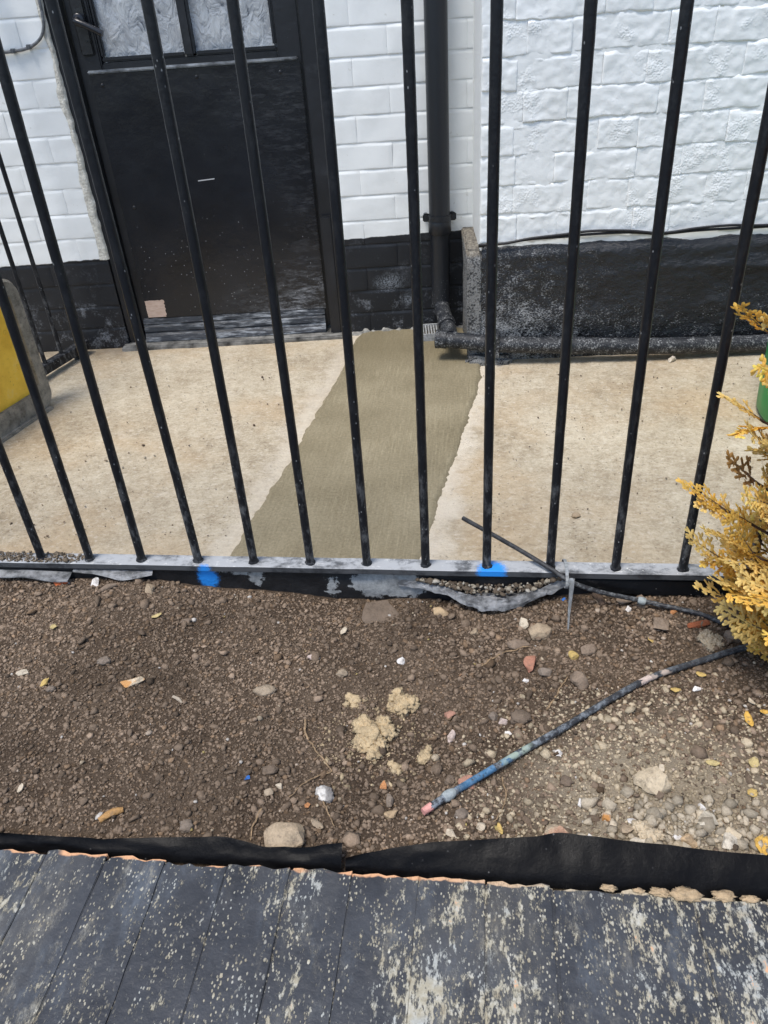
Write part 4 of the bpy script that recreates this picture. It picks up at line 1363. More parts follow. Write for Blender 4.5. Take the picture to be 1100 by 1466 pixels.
def crumbs(name, cx, cy, cz, rad, colr, mat, smooth=False, jit=0.32):
    n = len(cx)
    sc = rs.uniform(0.5, 1.3, size=(n, 1, 3))
    v = ICO[None] * (1 + rs.uniform(-jit, jit, size=(n, 12, 1))) * sc * rad[:, None, None]
    v = np.einsum('nij,nkj->nki', rot_mats(n), v)
    v[..., 2] *= 0.8
    v += np.stack([cx, cy, cz], -1)[:, None, :]
    f = (ICF[None] + (np.arange(n) * 12)[:, None, None]).reshape(-1)
    me = bpy.data.meshes.new(name)
    me.vertices.add(n * 12)
    me.vertices.foreach_set('co', v.reshape(-1).astype(np.float32))
    me.loops.add(n * 60)
    me.loops.foreach_set('vertex_index', f.astype(np.int32))
    me.polygons.add(n * 20)
    me.polygons.foreach_set('loop_start', np.arange(0, n * 60, 3, dtype=np.int32))
    me.update(calc_edges=True)
    at = me.color_attributes.new('tint', 'FLOAT_COLOR', 'POINT')
    cc = np.ones((n, 12, 4), np.float32)
    cc[..., :3] = colr[:, None, :] * rs.uniform(0.88, 1.1, size=(n, 12, 1))
    at.data.foreach_set('color', cc.reshape(-1))
    return link(name, me, mat, None, smooth)


def lump_field(x, y):
    """where the soil is cloddy rather than fine"""
    s = np.clip((x + 0.32) / 0.35, 0, 1) * 0.75
    s += 0.8 * np.exp(-(((x + 0.58) / 0.13) ** 2 + ((y - 0.985) / 0.06) ** 2))
    s += 0.6 * np.exp(-(((x + 0.55) / 0.12) ** 2 + ((y - 0.80) / 0.05) ** 2))
    s += 0.5 * np.exp(-(((x + 0.20) / 0.14) ** 2 + ((y - 0.60) / 0.08) ** 2))
    s += 0.5 * np.exp(-(((y - 1.0) / 0.05) ** 2))
    return np.clip(s, 0, 1)


N = 92000
cx = rs.uniform(-1.15, 1.05, N); cy = rs.uniform(0.503, 1.047, N)
lf = lump_field(cx, cy)
rad = np.exp(rs.normal(math.log(0.00175), 0.40, N))
cl = np.array([noise.noise(Vector((a * 14, b * 14, 3.0))) for a, b in zip(cx, cy)])
big = rs.uniform(size=N) < np.clip(0.025 + 0.15 * lf + 0.17 * cl, 0.004, 0.4)
rad[big] = np.exp(rs.normal(math.log(0.0032), 0.42, big.sum()))
rad = np.clip(rad, 0.0008, 0.0095)
tone = rs.normal(1.0, 0.25, N).clip(0.45, 1.9)
colr = np.array([0.212, 0.155, 0.108])[None] * tone[:, None]
patch = np.array([fbm(a * 4.5, b * 6.0, 7.0, 4) for a, b in zip(cx, cy)])
tone = tone * np.clip(1.0 + 0.42 * patch, 0.55, 1.5)
colr = np.array([0.250, 0.187, 0.134])[None] * tone[:, None]
warm = rs.uniform(size=N) < 0.12
colr[warm] = np.array([0.24, 0.165, 0.105]) * tone[warm][:, None]
# sandy rubble dust, lower right
dm = np.hypot(cx - 0.24, (cy - 0.60) * 1.15)
ps = np.clip(1.15 - dm / 0.27, 0, 1)
sandy = rs.uniform(size=N) < ps * 0.85
colr[sandy] = np.array([0.50, 0.415, 0.29]) * np.clip(tone[sandy], 0.7, 1.3)[:, None]
# sand round the mortar lumps
dm2 = np.hypot(cx + 0.14, (cy - 0.70) * 0.9)
s2 = rs.uniform(size=N) < np.clip(1 - dm2 / 0.10, 0, 1) * 0.45
colr[s2] = np.array([0.48, 0.38, 0.24]) * tone[s2][:, None]
cz = bed(cx, cy) + rad * rs.uniform(-0.45, 0.55, N)
cr_ = crumbs('soil_crumbs', cx, cy, cz, rad, colr, 'crumb', jit=0.40)
tag(cr_, 'countless brown earth crumbs covering the planting bed', kind='stuff')

# pale grit and tiny stones in the soil
N = 1500
cx = rs.uniform(-1.1, 0.7, N); cy = rs.uniform(0.50, 1.04, N)
keep = (cy > np.where(cx > -0.12, 0.540, 0.514)) & (rs.uniform(size=N) < (0.22 + 0.55 * np.clip((cx + 0.3) / 0.4, 0, 1) + 0.9 * np.clip(1 - np.hypot(cx - 0.26, (cy - 0.58)) / 0.22, 0, 1)))
cx, cy = cx[keep], cy[keep]; N = len(cx)
rad = np.exp(rs.normal(math.log(0.0021), 0.38, N)).clip(0.001, 0.006)
pal = np.array([(0.62, 0.58, 0.52), (0.48, 0.40, 0.29), (0.55, 0.45, 0.35), (0.38, 0.31, 0.22), (0.42, 0.26, 0.16), (0.50, 0.40, 0.16)])
colr = pal[rs.choice(6, N, p=[.30, .24, .18, .18, .05, .05])] * rs.uniform(0.8, 1.1, (N, 1))
gt = crumbs('pale_grit', cx, cy, bed(cx, cy) + rad * 0.45, rad, colr, 'crumb')
tag(gt, 'pale grit and tiny stones scattered through the soil', kind='stuff')

# rubble crumbs thrown on the lower right of the bed
N = 480
an = rs.normal(size=(N, 2)) * np.array([0.07, 0.030]) + np.array([0.275, 0.560])
ok = (an[:, 1] > 0.538) & (an[:, 0] < 0.5)
an = an[ok]; N = len(an)
rad = np.exp(rs.normal(math.log(0.0036), 0.45, N)).clip(0.0018, 0.010)
colr = np.array([0.56, 0.48, 0.36])[None] * rs.uniform(0.6, 1.2, (N, 1))
rb = crumbs('rubble_crumbs', an[:, 0], an[:, 1], bed(an[:, 0], an[:, 1]) + rad * 0.4, rad, colr, 'crumb', jit=0.42)
tag(rb, 'beige mortar rubble crumbs strewn over the lower right of the bed', kind='stuff')

# earth spilt on the bottom rail, left
N = 900
cx = rs.uniform(-1.1, -0.735, N); cy = rs.uniform(1.047, 1.075, N)
keep = rs.uniform(size=N) < np.clip((-0.70 - cx) / 0.06, 0, 1)
cx, cy = cx[keep], cy[keep]; N = len(cx)
rad = np.exp(rs.normal(math.log(0.0020), 0.35, N)).clip(0.001, 0.005)
colr = np.array([0.21, 0.17, 0.125])[None] * rs.normal(1, 0.25, (N, 1)).clip(0.5, 1.7)
sp = crumbs('spilt_soil', cx, cy, 0.1 + rad * rs.uniform(0.2, 1.0, N), rad, colr, 'crumb')
tag(sp, 'earth spilt along the left end of the bottom rail', kind='stuff')

# loose sand grains on the yard
N = 700
cx = rs.uniform(-1.2, 0.8, N); cy = rs.uniform(1.10, 2.30, N)
rad = np.exp(rs.normal(math.log(0.0016), 0.4, N)).clip(0.0008, 0.005)
inst = (cx > -0.52 + 0.0) & (cx < 0.0)
keep = ~inst | (rs.uniform(size=N) < 0.12)
cx, cy, rad = cx[keep], cy[keep], rad[keep]; N = len(cx)
colr = np.array([(0.30, 0.24, 0.17), (0.44, 0.39, 0.31), (0.16, 0.12, 0.09)])[rs.choice(3, N)]
yg = crumbs('yard_grit', cx, cy, rad * 0.5, rad, colr, 'crumb')
tag(yg, 'fine grit lying on the concrete yard', kind='stuff')
ITEMS = [
 ('shard', -0.785, 1.03, 0.0345, 0.0146, -15, 'orange', 'terracotta_shard', 'shard', 'bright orange shard under the torn liner at the left end of the kerb'),
 ('chip', -0.709, 1.03, 0.0159, 0.0198, 0, 'white', 'pale_chip', 'stone chip', 'white chip just below the loose liner lip near the left end'),
 ('stick', -0.675, 1.012, 0.0285, 0.0104, 45, 'brown', 'wood_stub', 'stick', 'short brown wood stub on the soil right of the white chip'),
 ('stone', -0.595, 1.013, 0.0181, 0.0219, 0, 'tan', 'small_stone', 'stone', 'small tan stone on the soil left of the blue paint splash'),
 ('leaf', -0.723, 0.895, 0.0109, 0.0121, 20, 'paleyellow', 'fallen_leaf', 'leaf', 'tiny round yellow leaf on fine soil at the left'),
 ('leaf', -0.558, 0.945, 0.0185, 0.0074, 35, 'paleyellow', 'fallen_leaf', 'leaf', 'narrow pale yellow leaf lying below the small tan stone'),
 ('stone', -0.506, 0.944, 0.0209, 0.0148, 0, 'brown', 'small_stone', 'stone', 'flat pale brown stone below the blue paint splash'),
 ('chip', -0.721, 0.786, 0.0202, 0.0101, 20, 'cream', 'pale_chip', 'stone chip', 'cream flake near the left edge of the soil'),
 ('chip', -0.675, 0.77, 0.0133, 0.0166, -20, 'yellow', 'pale_chip', 'stone chip', 'upright yellowish flake beside a small grey clod at the left'),
 ('clod', -0.659, 0.757, 0.0164, 0.012, 0, 'soil2', 'soil_clod', 'clod', 'small grey clod touching the yellowish flake at the left'),
 ('chip', -0.537, 0.783, 0.0397, 0.0165, 8, 'creamorange', 'flint_chip', 'stone chip', 'large cream and orange flint flake lying alone on fine soil'),
 ('clod', -0.602, 0.826, 0.0251, 0.016, 0, 'soil2', 'soil_clod', 'clod', 'crusty brown clod above the large cream and orange flake'),
 ('clod', -0.323, 0.785, 0.0347, 0.0206, 0, 'paleclod', 'soil_clod', 'clod', 'pale crusty clod in the middle left of the soil'),
 ('stone', -0.27, 0.87, 0.0115, 0.0092, 0, 'pinkwhite', 'pebble', 'pebble', 'white and pink pebble alone below the middle of the kerb'),
 ('leaf', -0.227, 0.947, 0.0097, 0.0181, -20, 'cream', 'fallen_leaf', 'leaf', 'cream curled scrap on the soil below the kerb patch'),
 ('clod', -0.211, 0.836, 0.0179, 0.0145, 0, 'paleclod', 'soil_clod', 'clod', 'small pinkish clod above the sandy mortar lumps'),
 ('lump', -0.182, 0.78, 0.032, 0.0235, 10, 'sand', 'mortar_lump', 'mortar', 'small sandy mortar lump above and left of the largest one'),
 ('lump', -0.146, 0.699, 0.0637, 0.0557, 0, 'sand', 'mortar_lump', 'mortar', 'largest sandy mortar lump in the centre of the soil'),
 ('lump', -0.108, 0.768, 0.0482, 0.0461, 0, 'sand', 'mortar_lump', 'mortar', 'sandy mortar lump above and right of the largest one'),
 ('lump', -0.106, 0.647, 0.0246, 0.0189, 20, 'sand', 'mortar_lump', 'mortar', 'small sandy mortar lump below and right of the largest one'),
 ('lump', -0.068, 0.668, 0.0269, 0.025, 0, 'sand', 'mortar_lump', 'mortar', 'crumbling sandy mortar lump left of the pale triangular chip'),
 ('slab', -0.166, 1.003, 0.0699, 0.0424, 0, 'soil3', 'packed_slab', 'clod', 'flat slab of packed brown earth against the kerb'),
 ('stone', -0.062, 1.007, 0.0297, 0.0198, -15, 'tan2', 'angular_stone', 'stone', 'tan triangular stone below the left end of the liner pouch'),
 ('stone', -0.002, 0.948, 0.0154, 0.0165, 0, 'tan', 'pebble', 'pebble', 'round tan pebble below the liner pouch'),
 ('chip', 0.08, 0.965, 0.0166, 0.0213, 0, 'cream', 'pale_chip', 'stone chip', 'ragged cream chip against the large angular tan stone'),
 ('stone', 0.106, 0.938, 0.0428, 0.0312, 25, 'tan', 'angular_stone', 'stone', 'large angular tan stone below the cable tie'),
 ('stone', 0.069, 0.913, 0.0377, 0.0217, 10, 'brown', 'angular_stone', 'stone', 'long brown stone left of the large angular tan stone'),
 ('stone', 0.084, 0.863, 0.0187, 0.0264, -10, 'redbrick', 'brick_chip', 'brick chip', 'upright red brick chip below the long brown stone'),
 ('stone', 0.108, 0.847, 0.0217, 0.0162, 20, 'soil2', 'small_stone', 'stone', 'grey brown stone right of the upright red brick chip'),
 ('stone', 0.156, 0.822, 0.0274, 0.0327, 20, 'brown', 'angular_stone', 'stone', 'dark brown blocky stone above the long tube'),
 ('stone', 0.154, 0.883, 0.0166, 0.0166, 0, 'yellow', 'small_stone', 'stone', 'small yellowish stone left of the square brown stone'),
 ('stone', 0.179, 0.896, 0.0267, 0.02, 0, 'brown', 'square_stone', 'stone', 'square brown stone above the dark blocky stone'),
 ('stone', -0.119, 0.871, 0.0159, 0.0136, 0, 'white', 'pebble', 'pebble', 'white pebble above the sandy mortar lump'),
 ('stone', 0.077, 0.831, 0.0107, 0.0075, 0, 'white', 'pebble', 'pebble', 'small oval white pebble below the red brick chip'),
 ('stone', 0.299, 0.947, 0.0284, 0.0261, 0, 'brown', 'round_stone', 'stone', 'rounded grey brown stone below the thin tube at the right'),
 ('stone', 0.358, 0.957, 0.0363, 0.0148, 8, 'redorange', 'brick_chip', 'brick chip', 'flat orange red brick fragment under the thin tube'),
 ('chip', 0.329, 0.99, 0.0163, 0.0093, 10, 'orange2', 'brick_chip', 'brick chip', 'tiny orange chip under the thin tube beside its grey joint'),
 ('lump', 0.368, 0.914, 0.0352, 0.033, 0, 'greysand', 'mortar_lump', 'mortar', 'grey crumbly mortar lump left of the conifer base'),
 ('stone', 0.409, 0.925, 0.042, 0.0243, 15, 'brown', 'round_stone', 'stone', 'broad brown stone half under the conifer'),
 ('stick', 0.212, 1.03, 0.0122, 0.0317, -65, 'bark', 'bark_piece', 'bark', 'dark piece of bark right of the hanging cable tie'),
 ('stone', 0.255, 1.03, 0.0291, 0.0182, 0, 'brown', 'small_stone', 'stone', 'left one of two brown stones against the kerb at the right'),
 ('stone', 0.283, 1.03, 0.0266, 0.0181, 0, 'brown', 'small_stone', 'stone', 'right one of two brown stones against the kerb at the right'),
 ('chip', 0.256, 1.001, 0.0107, 0.0107, 0, 'white', 'pale_chip', 'stone chip', 'small white chip under the thin tube'),
 ('leaf', 0.278, 0.923, 0.009, 0.0134, 10, 'yellow', 'fallen_leaf', 'leaf', 'yellow scrap of leaf left of the rounded stone'),
 ('chip', 0.154, 1.03, 0.0112, 0.01, 0, 'blue', 'plastic_bit', 'plastic bit', 'blue plastic bit beside the cable tie knot'),
 ('leaf', 0.333, 0.835, 0.0146, 0.0073, -25, 'yellow', 'fallen_leaf', 'leaf', 'small yellow leaf just below the long tube at the right'),
 ('chip', 0.324, 0.863, 0.0117, 0.0096, 30, 'cream', 'pale_chip', 'stone chip', 'pale chip touching the upper end of the long tube'),
 ('chip', 0.322, 0.806, 0.0143, 0.0082, -10, 'white', 'pale_chip', 'stone chip', 'white chip below the small yellow leaf at the right'),
 ('stick', -0.461, 0.538, 0.0305, 0.0099, 40, 'tanorange', 'wood_stub', 'stick', 'bent orange tan stub near the front liner at the left'),
 ('stone', -0.588, 0.539, 0.0155, 0.01, 0, 'brown', 'small_stone', 'stone', 'brown stone near the front left corner of the soil'),
 ('clod', -0.359, 0.53, 0.0193, 0.0167, 0, 'soil2', 'soil_clod', 'clod', 'brown clod by the front liner right of the orange stub'),
 ('stick', -0.453, 0.755, 0.0214, 0.0054, -28, 'palewood', 'wood_stub', 'stick', 'thin pale stick on the fine soil at the left'),
 ('leaf', -0.607, 0.573, 0.0066, 0.0132, 0, 'cream', 'fallen_leaf', 'leaf', 'small white curl near the left edge of the soil'),
 ('clod', -0.195, 0.596, 0.0312, 0.0202, -35, 'flint', 'flint', 'stone', 'white and grey knobbly flint above the large tan rock'),
 ('stone', -0.231, 0.524, 0.0534, 0.0396, 0, 'tan', 'large_rock', 'rock', 'large tan rock against the front liner'),
 ('clod', -0.276, 0.63, 0.0248, 0.0143, 0, 'soil3', 'soil_clod', 'clod', 'dark brown brick shaped clod left of the thin root'),
 ('stone', -0.258, 0.604, 0.0102, 0.0084, 0, 'cream', 'pebble', 'pebble', 'cream round pebble above the large tan rock'),
 ('stone', -0.269, 0.591, 0.0138, 0.012, 0, 'paleclod', 'pebble', 'pebble', 'dull cream pebble left of the cream round one'),
 ('chip', -0.304, 0.613, 0.0085, 0.0056, 30, 'blue', 'plastic_bit', 'plastic bit', 'blue plastic bit on the soil left of the two cream pebbles'),
 ('leaf', -0.195, 0.548, 0.0193, 0.0088, -30, 'paleclod', 'fallen_leaf', 'leaf', 'dry tan leaf right of the large tan rock'),
 ('stone', -0.104, 0.567, 0.0185, 0.0141, 15, 'tan2', 'small_stone', 'stone', 'tan rounded stone left of the pink tube end'),
 ('chip', -0.119, 0.616, 0.0092, 0.012, 0, 'orange2', 'brick_chip', 'brick chip', 'small orange brick bit below the sandy lumps'),
 ('stone', -0.108, 0.59, 0.0108, 0.018, 0, 'soil2', 'small_stone', 'stone', 'grey upright stone under the small orange brick bit'),
 ('chip', -0.214, 0.577, 0.0081, 0.0072, 0, 'orange2', 'brick_chip', 'brick chip', 'tiny orange crumb below the knobbly flint'),
 ('stone', -0.036, 0.752, 0.0174, 0.0154, 10, 'redpink', 'brick_chip', 'brick chip', 'red pink brick chip right of the sandy mortar lumps'),
 ('chip', -0.033, 0.709, 0.0119, 0.0178, 0, 'pinkwhite', 'pale_chip', 'stone chip', 'pale triangular chip below the red pink brick chip'),
 ('stone', 0.026, 0.75, 0.0142, 0.0142, 0, 'soil2', 'pebble', 'pebble', 'grey pebble left of the pinkish white one'),
 ('stone', 0.04, 0.741, 0.0141, 0.0121, 20, 'pinkwhite', 'pebble', 'pebble', 'pinkish white angular pebble beside the rounded brown clod'),
 ('clod', 0.065, 0.746, 0.0292, 0.0252, 0, 'soil3', 'soil_clod', 'clod', 'rounded brown clod right of the pinkish white pebble'),
 ('stone', 0.047, 0.72, 0.0109, 0.0079, 0, 'white', 'pebble', 'pebble', 'oval white pebble below the rounded brown clod'),
 ('stone', -0.01, 0.623, 0.0229, 0.0183, 10, 'redpink', 'brick_chip', 'brick chip', 'dull red brick chip touching the blue stretch of the tube'),
 ('stone', 0.099, 0.55, 0.0312, 0.0278, 0, 'creampink', 'angular_stone', 'stone', 'cream and pink angular stone against the front liner'),
 ('chip', -0.026, 0.543, 0.0162, 0.0085, -25, 'cream', 'pale_chip', 'stone chip', 'white oval chip below the pink tube end'),
 ('leaf', 0.008, 0.554, 0.012, 0.0103, 30, 'cream', 'fallen_leaf', 'leaf', 'round cream leaf left of the narrow yellow leaf'),
 ('leaf', 0.031, 0.553, 0.0068, 0.0154, 15, 'yellow', 'fallen_leaf', 'leaf', 'narrow yellow leaf near the front liner in the middle'),
 ('stone', 0.113, 0.681, 0.0104, 0.0114, 0, 'white', 'pebble', 'pebble', 'white pebble right below the middle of the long tube'),
 ('stone', 0.134, 0.601, 0.0097, 0.0106, 0, 'white', 'pebble', 'pebble', 'white pebble above the cream and pink stone'),
 ('clod', 0.119, 0.635, 0.0182, 0.0146, -20, 'soil3', 'soil_clod', 'clod', 'dark grey clod below the white pebble under the tube'),
 ('clod', -0.032, 0.626, 0.0129, 0.0166, 0, 'soil3', 'soil_clod', 'clod', 'dark clod left of the dull red brick chip'),
 ('clod', -0.015, 0.572, 0.0193, 0.0149, 0, 'soil2', 'soil_clod', 'clod', 'brown clod under the lower end of the tube'),
 ('stone', 0.223, 0.629, 0.0482, 0.0357, -12, 'beige', 'large_rock', 'rock', 'large flat beige stone at the lower right'),
 ('lump', 0.208, 0.552, 0.035, 0.0283, -10, 'beige', 'mortar_lump', 'mortar', 'beige mortar lump straight below the large flat beige stone'),
 ('stone', 0.276, 0.578, 0.0287, 0.022, 0, 'greycream', 'angular_stone', 'stone', 'grey cream rock at the lower right, right of a white pebble'),
 ('stone', 0.297, 0.558, 0.0314, 0.0198, 10, 'beige', 'angular_stone', 'stone', 'wide beige rock right of the grey cream rock'),
 ('stone', 0.294, 0.536, 0.0227, 0.0194, 20, 'palerock', 'angular_stone', 'stone', 'pale angular rock against the liner below the wide beige rock'),
 ('stone', 0.249, 0.542, 0.0197, 0.0156, 0, 'peach', 'angular_stone', 'stone', 'peach coloured rock against the liner at the lower right'),
 ('stone', 0.192, 0.542, 0.0182, 0.0116, -8, 'palerock', 'small_stone', 'stone', 'pale flat stone left of the beige mortar lump'),
 ('stone', 0.181, 0.559, 0.0185, 0.0168, 0, 'tan', 'small_stone', 'stone', 'tan stone at the left end of the rubble at the lower right'),
 ('stone', 0.238, 0.55, 0.0108, 0.0099, 0, 'white', 'pebble', 'pebble', 'white pebble between the beige mortar lump and the peach rock'),
 ('stone', 0.279, 0.601, 0.0086, 0.0112, 0, 'white', 'pebble', 'pebble', 'white pebble standing above the grey cream rock'),
 ('stone', 0.192, 0.576, 0.0137, 0.0094, -20, 'white', 'pebble', 'pebble', 'white oval pebble left above the beige mortar lump'),
 ('stone', 0.161, 0.579, 0.0112, 0.0112, 0, 'orangewhite', 'pebble', 'pebble', 'orange and white pebble left of the rubble'),
 ('stone', 0.139, 0.55, 0.0101, 0.0092, 0, 'white', 'pebble', 'pebble', 'white pebble right of the cream and pink stone'),
 ('chip', 0.243, 0.66, 0.0073, 0.0101, 0, 'cream', 'pale_chip', 'stone chip', 'cream chip on the upper edge of the large flat beige stone'),
 ('leaf', 0.363, 0.679, 0.0128, 0.0165, -30, 'paleyellow', 'fallen_leaf', 'leaf', 'pale pointed leaf near the right edge of the soil'),
 ('leaf', 0.377, 0.753, 0.0107, 0.0253, 0, 'gold', 'fallen_leaf', 'leaf', 'long golden leaf below the conifer'),
 ('leaf', 0.311, 0.675, 0.0174, 0.0083, -10, 'paleyellow', 'fallen_leaf', 'leaf', 'pale yellow leaf right of the large flat beige stone'),
 ('leaf', 0.345, 0.627, 0.0131, 0.0114, 20, 'yellow', 'fallen_leaf', 'leaf', 'bright yellow leaf below the pale pointed leaf'),
 ('leaf', 0.332, 0.544, 0.0211, 0.026, -20, 'gold', 'fallen_leaf', 'leaf', 'big yellow orange leaf at the front right corner of the soil'),
 ('leaf', 0.403, 0.768, 0.0128, 0.0069, 0, 'gold', 'fallen_leaf', 'leaf', 'orange leaf scrap at the right edge below the conifer'),
 ('leaf', 0.291, 0.805, 0.0143, 0.0072, -10, 'yellow', 'fallen_leaf', 'leaf', 'yellow leaf left of the white chip under the tube'),
 ('leaf', 0.391, 0.788, 0.008, 0.012, 20, 'cream', 'fallen_leaf', 'leaf', 'cream leaf above the long golden leaf'),
]

# ------------------------------------------------------------------ single stones, clods, leaves on the soil
def stone_mesh(w, d, h, rn, npt=15, bev=0.12):
    bm = bmesh.new()
    for _ in range(npt):
        v = Vector((rn.gauss(0, 1), rn.gauss(0, 1), rn.gauss(0, 1))).normalized() * rn.uniform(0.86, 1.1)
        bm.verts.new((v.x * w / 2, v.y * d / 2, v.z * h / 2))
    r = bmesh.ops.convex_hull(bm, input=bm.verts[:])
    bmesh.ops.delete(bm, geom=[v for v in bm.verts if not v.link_faces], context='VERTS')
    bmesh.ops.bevel(bm, geom=bm.edges[:] , offset=min(w, d, h) * bev, segments=1, affect='EDGES', clamp_overlap=True, profile=0.5)
    bmesh.ops.triangulate(bm, faces=bm.faces[:])
    bmesh.ops.subdivide_edges(bm, edges=[e for e in bm.edges if e.calc_length() > w * 0.12], cuts=2)
    s = rn.uniform(0, 50)
    for v in bm.verts:
        k = fbm(v.co.x * 2.2 / w + s, v.co.y * 2.2 / w, v.co.z * 2.2 / w, 4)
        v.co *= 1 + 0.16 * k
    bmesh.ops.triangulate(bm, faces=bm.faces[:])
    for ax, ext in ((0, w), (1, d), (2, h)):
        lo = min(v.co[ax] for v in bm.verts); hi = max(v.co[ax] for v in bm.verts)
        for v in bm.verts:
            v.co[ax] = (v.co[ax] - (lo + hi) / 2) * ext / (hi - lo)
    return from_bm(bm, 'stone')


def lumpy_mesh(w, d, h, rn, amp=0.28, fr=2.4, sub=3):
    bm = bmesh.new()
    bmesh.ops.create_icosphere(bm, subdivisions=sub, radius=1.0)
    s = rn.uniform(0, 50)
    for v in bm.verts:
        p = v.co.normalized()
        k = fbm(p.x * fr + s, p.y * fr, p.z * fr, 4)
        q = p * (0.92 + amp * k)
        v.co = (q.x * w / 2, q.y * d / 2, q.z * h / 2)
    return from_bm(bm, 'clod')


def cluster_mesh(w, d, h, rn, n=11):
    bm = bmesh.new()
    for i in range(n):
        a = rn.uniform(0, 6.283); rr = rn.uniform(0, 0.36) ** 0.8
        s = rn.uniform(0.30, 0.52) if i else 0.66
        ox, oy = (rr * w * math.cos(a), rr * d * math.sin(a)) if i else (0, 0)
        r = bmesh.ops.create_icosphere(bm, subdivisions=4 if w > 0.035 else 3, radius=1.0)
        sd_ = rn.uniform(0, 50)
        for v in r['verts']:
            p = v.co.normalized()
            k = fbm(p.x * 2.6 + sd_, p.y * 2.6, p.z * 2.6, 5) + 0.35 * fbm(p.x * 9 + sd_, p.y * 9, p.z * 9, 4)
            q = p * (0.9 + 0.42 * k)
            v.co = (q.x * w / 2 * s + ox, q.y * d / 2 * s + oy, q.z * h / 2 * (0.5 + s * 0.7))
    return from_bm(bm, 'lump')


def leaf_mesh(w, d, rn):
    """curled thin leaf with real thickness, long axis x"""
    L, Wd = max(w, d), min(w, d)
    n = 8
    V, F = [], []
    s = rn.uniform(0, 40)
    curl = rn.uniform(0.15, 0.45)
    for side in (0, 1):
        for i in range(n + 1):
            t = i / n
            hw = Wd / 2 * (math.sin(math.pi * (0.06 + 0.90 * t)) ** 0.75) * (1 + 0.28 * noise.noise(Vector((t * 5, s, 0))))
            x = (t - 0.5) * L
            z = curl * L * 0.35 * (2 * t - 1) ** 2 + 0.06 * L * noise.noise(Vector((t * 3, s, 4)))
            for q in (-1, -0.45, 0.1, 1):
                zz = z + 0.16 * Wd * q * q + (0.0011 if side == 0 else 0)
                V.append((x, hw * q * (1 + 0.15 * noise.noise(Vector((t * 9, q, s)))), zz))
    m_ = (n + 1) * 4
    for i in range(n):
        for k in range(3):
            a = i * 4 + k
            F.append((a, a + 1, a + 5, a + 4))
            F.append((m_ + a, m_ + a + 4, m_ + a + 5, m_ + a + 1))
        F.append((i * 4, (i + 1) * 4, m_ + (i + 1) * 4, m_ + i * 4))
        F.append((i * 4 + 3, m_ + i * 4 + 3, m_ + (i + 1) * 4 + 3, (i + 1) * 4 + 3))
    F.append((0, m_, m_ + 1, 1)); F.append((1, m_ + 1, m_ + 2, 2)); F.append((2, m_ + 2, m_ + 3, 3))
    e = n * 4
    F.append((e, e + 1, m_ + e + 1, m_ + e)); F.append((e + 1, e + 2, m_ + e + 2, m_ + e + 1)); F.append((e + 2, e + 3, m_ + e + 3, m_ + e + 2))
    return from_py('leaf', V, F)


rn = random.Random(21)
for (kd, x, y, w_, h_, rot, ck, name, cat, label) in ITEMS:
    mname = 's_' + ck
    if x > -0.12:
        y = max(y, 0.541 + 0.25 * h_)
    zb = float(bed(x, y))
    rz = math.radians(rot)
    if kd == 'stone':
        hh = h_ * 0.82
        me = stone_mesh(w_, h_ * 1.05, hh, rn, 30 if w_ > 0.03 else rn.randint(12, 18), 0.06)
        o = link(name, me, mname, None, True)
        me.set_sharp_from_angle(angle=math.radians(13))
        o.location = (x, y, zb + hh * 0.26)
    elif kd in ('clod',):
        hh = h_ * 0.8
        o = link(name, lumpy_mesh(w_, h_ * 1.1, hh, rn, 0.34, 2.2), mname, None, True)
        o.location = (x, y, zb + hh * 0.25)
    elif kd == 'lump':
        hh = h_ * 0.55
        o = link(name, cluster_mesh(w_ * 1.05, h_ * 1.3, hh, rn, 12 if w_ > 0.035 else 6), mname, None, True)
        o.location = (x, y, zb + hh * 0.18)
    elif kd == 'slab':
        me = stone_mesh(w_, h_ * 1.3, 0.014, rn, 26, 0.15)
        o = link(name, me, mname, None, True)
        me.set_sharp_from_angle(angle=math.radians(35))
        o.location = (x, y, zb + 0.006)
        o.rotation_euler = (0.12, 0.05, 0)
    elif kd in ('chip', 'shard'):
        me = stone_mesh(w_, h_ * 1.1, min(w_, h_) * 0.42 + 0.001, rn, 10, 0.06)
        o = link(name, me, mname)
        o.location = (x, y, zb + min(w_, h_) * 0.22 + 0.001)
        o.rotation_euler = (rn.uniform(0.15, 0.4), rn.uniform(-0.2, 0.2), rz)
    elif kd == 'leaf':
        o = link(name, leaf_mesh(w_, h_, rn), mname, None, True)
        o.location = (x, y, zb + 0.0025)
        o.rotation_euler = (rn.uniform(0.05, 0.25), rn.uniform(-0.1, 0.1), rz + (math.pi / 2 if h_ > w_ else 0))
    elif kd == 'stick':
        L, r = (w_, h_ / 2) if w_ > h_ else (h_, w_ / 2)
        pts = spline([(-L / 2, 0, 0), (-L * 0.12, L * 0.05, L * 0.03), (L * 0.15, L * 0.02, L * 0.04), (L / 2, -L * 0.06, 0)], 5)
        nn_ = len(pts)
        rr = [r * (0.72 + 0.3 * math.sin(3.1 * i / nn_ + 0.4)) for i in range(nn_)]
        o = tube(name, pts, rr, mname, None, 9, 0.25, rn.uniform(0, 20))
        o.location = (x, y, zb + r * 0.5)
    if kd not in ('chip', 'shard', 'leaf', 'slab'):
        o.rotation_euler = (o.rotation_euler[0] + rn.uniform(-0.12, 0.12), rn.uniform(-0.12, 0.12), rz)
    tag(o, label, cat, 'loose bits lying on the soil')

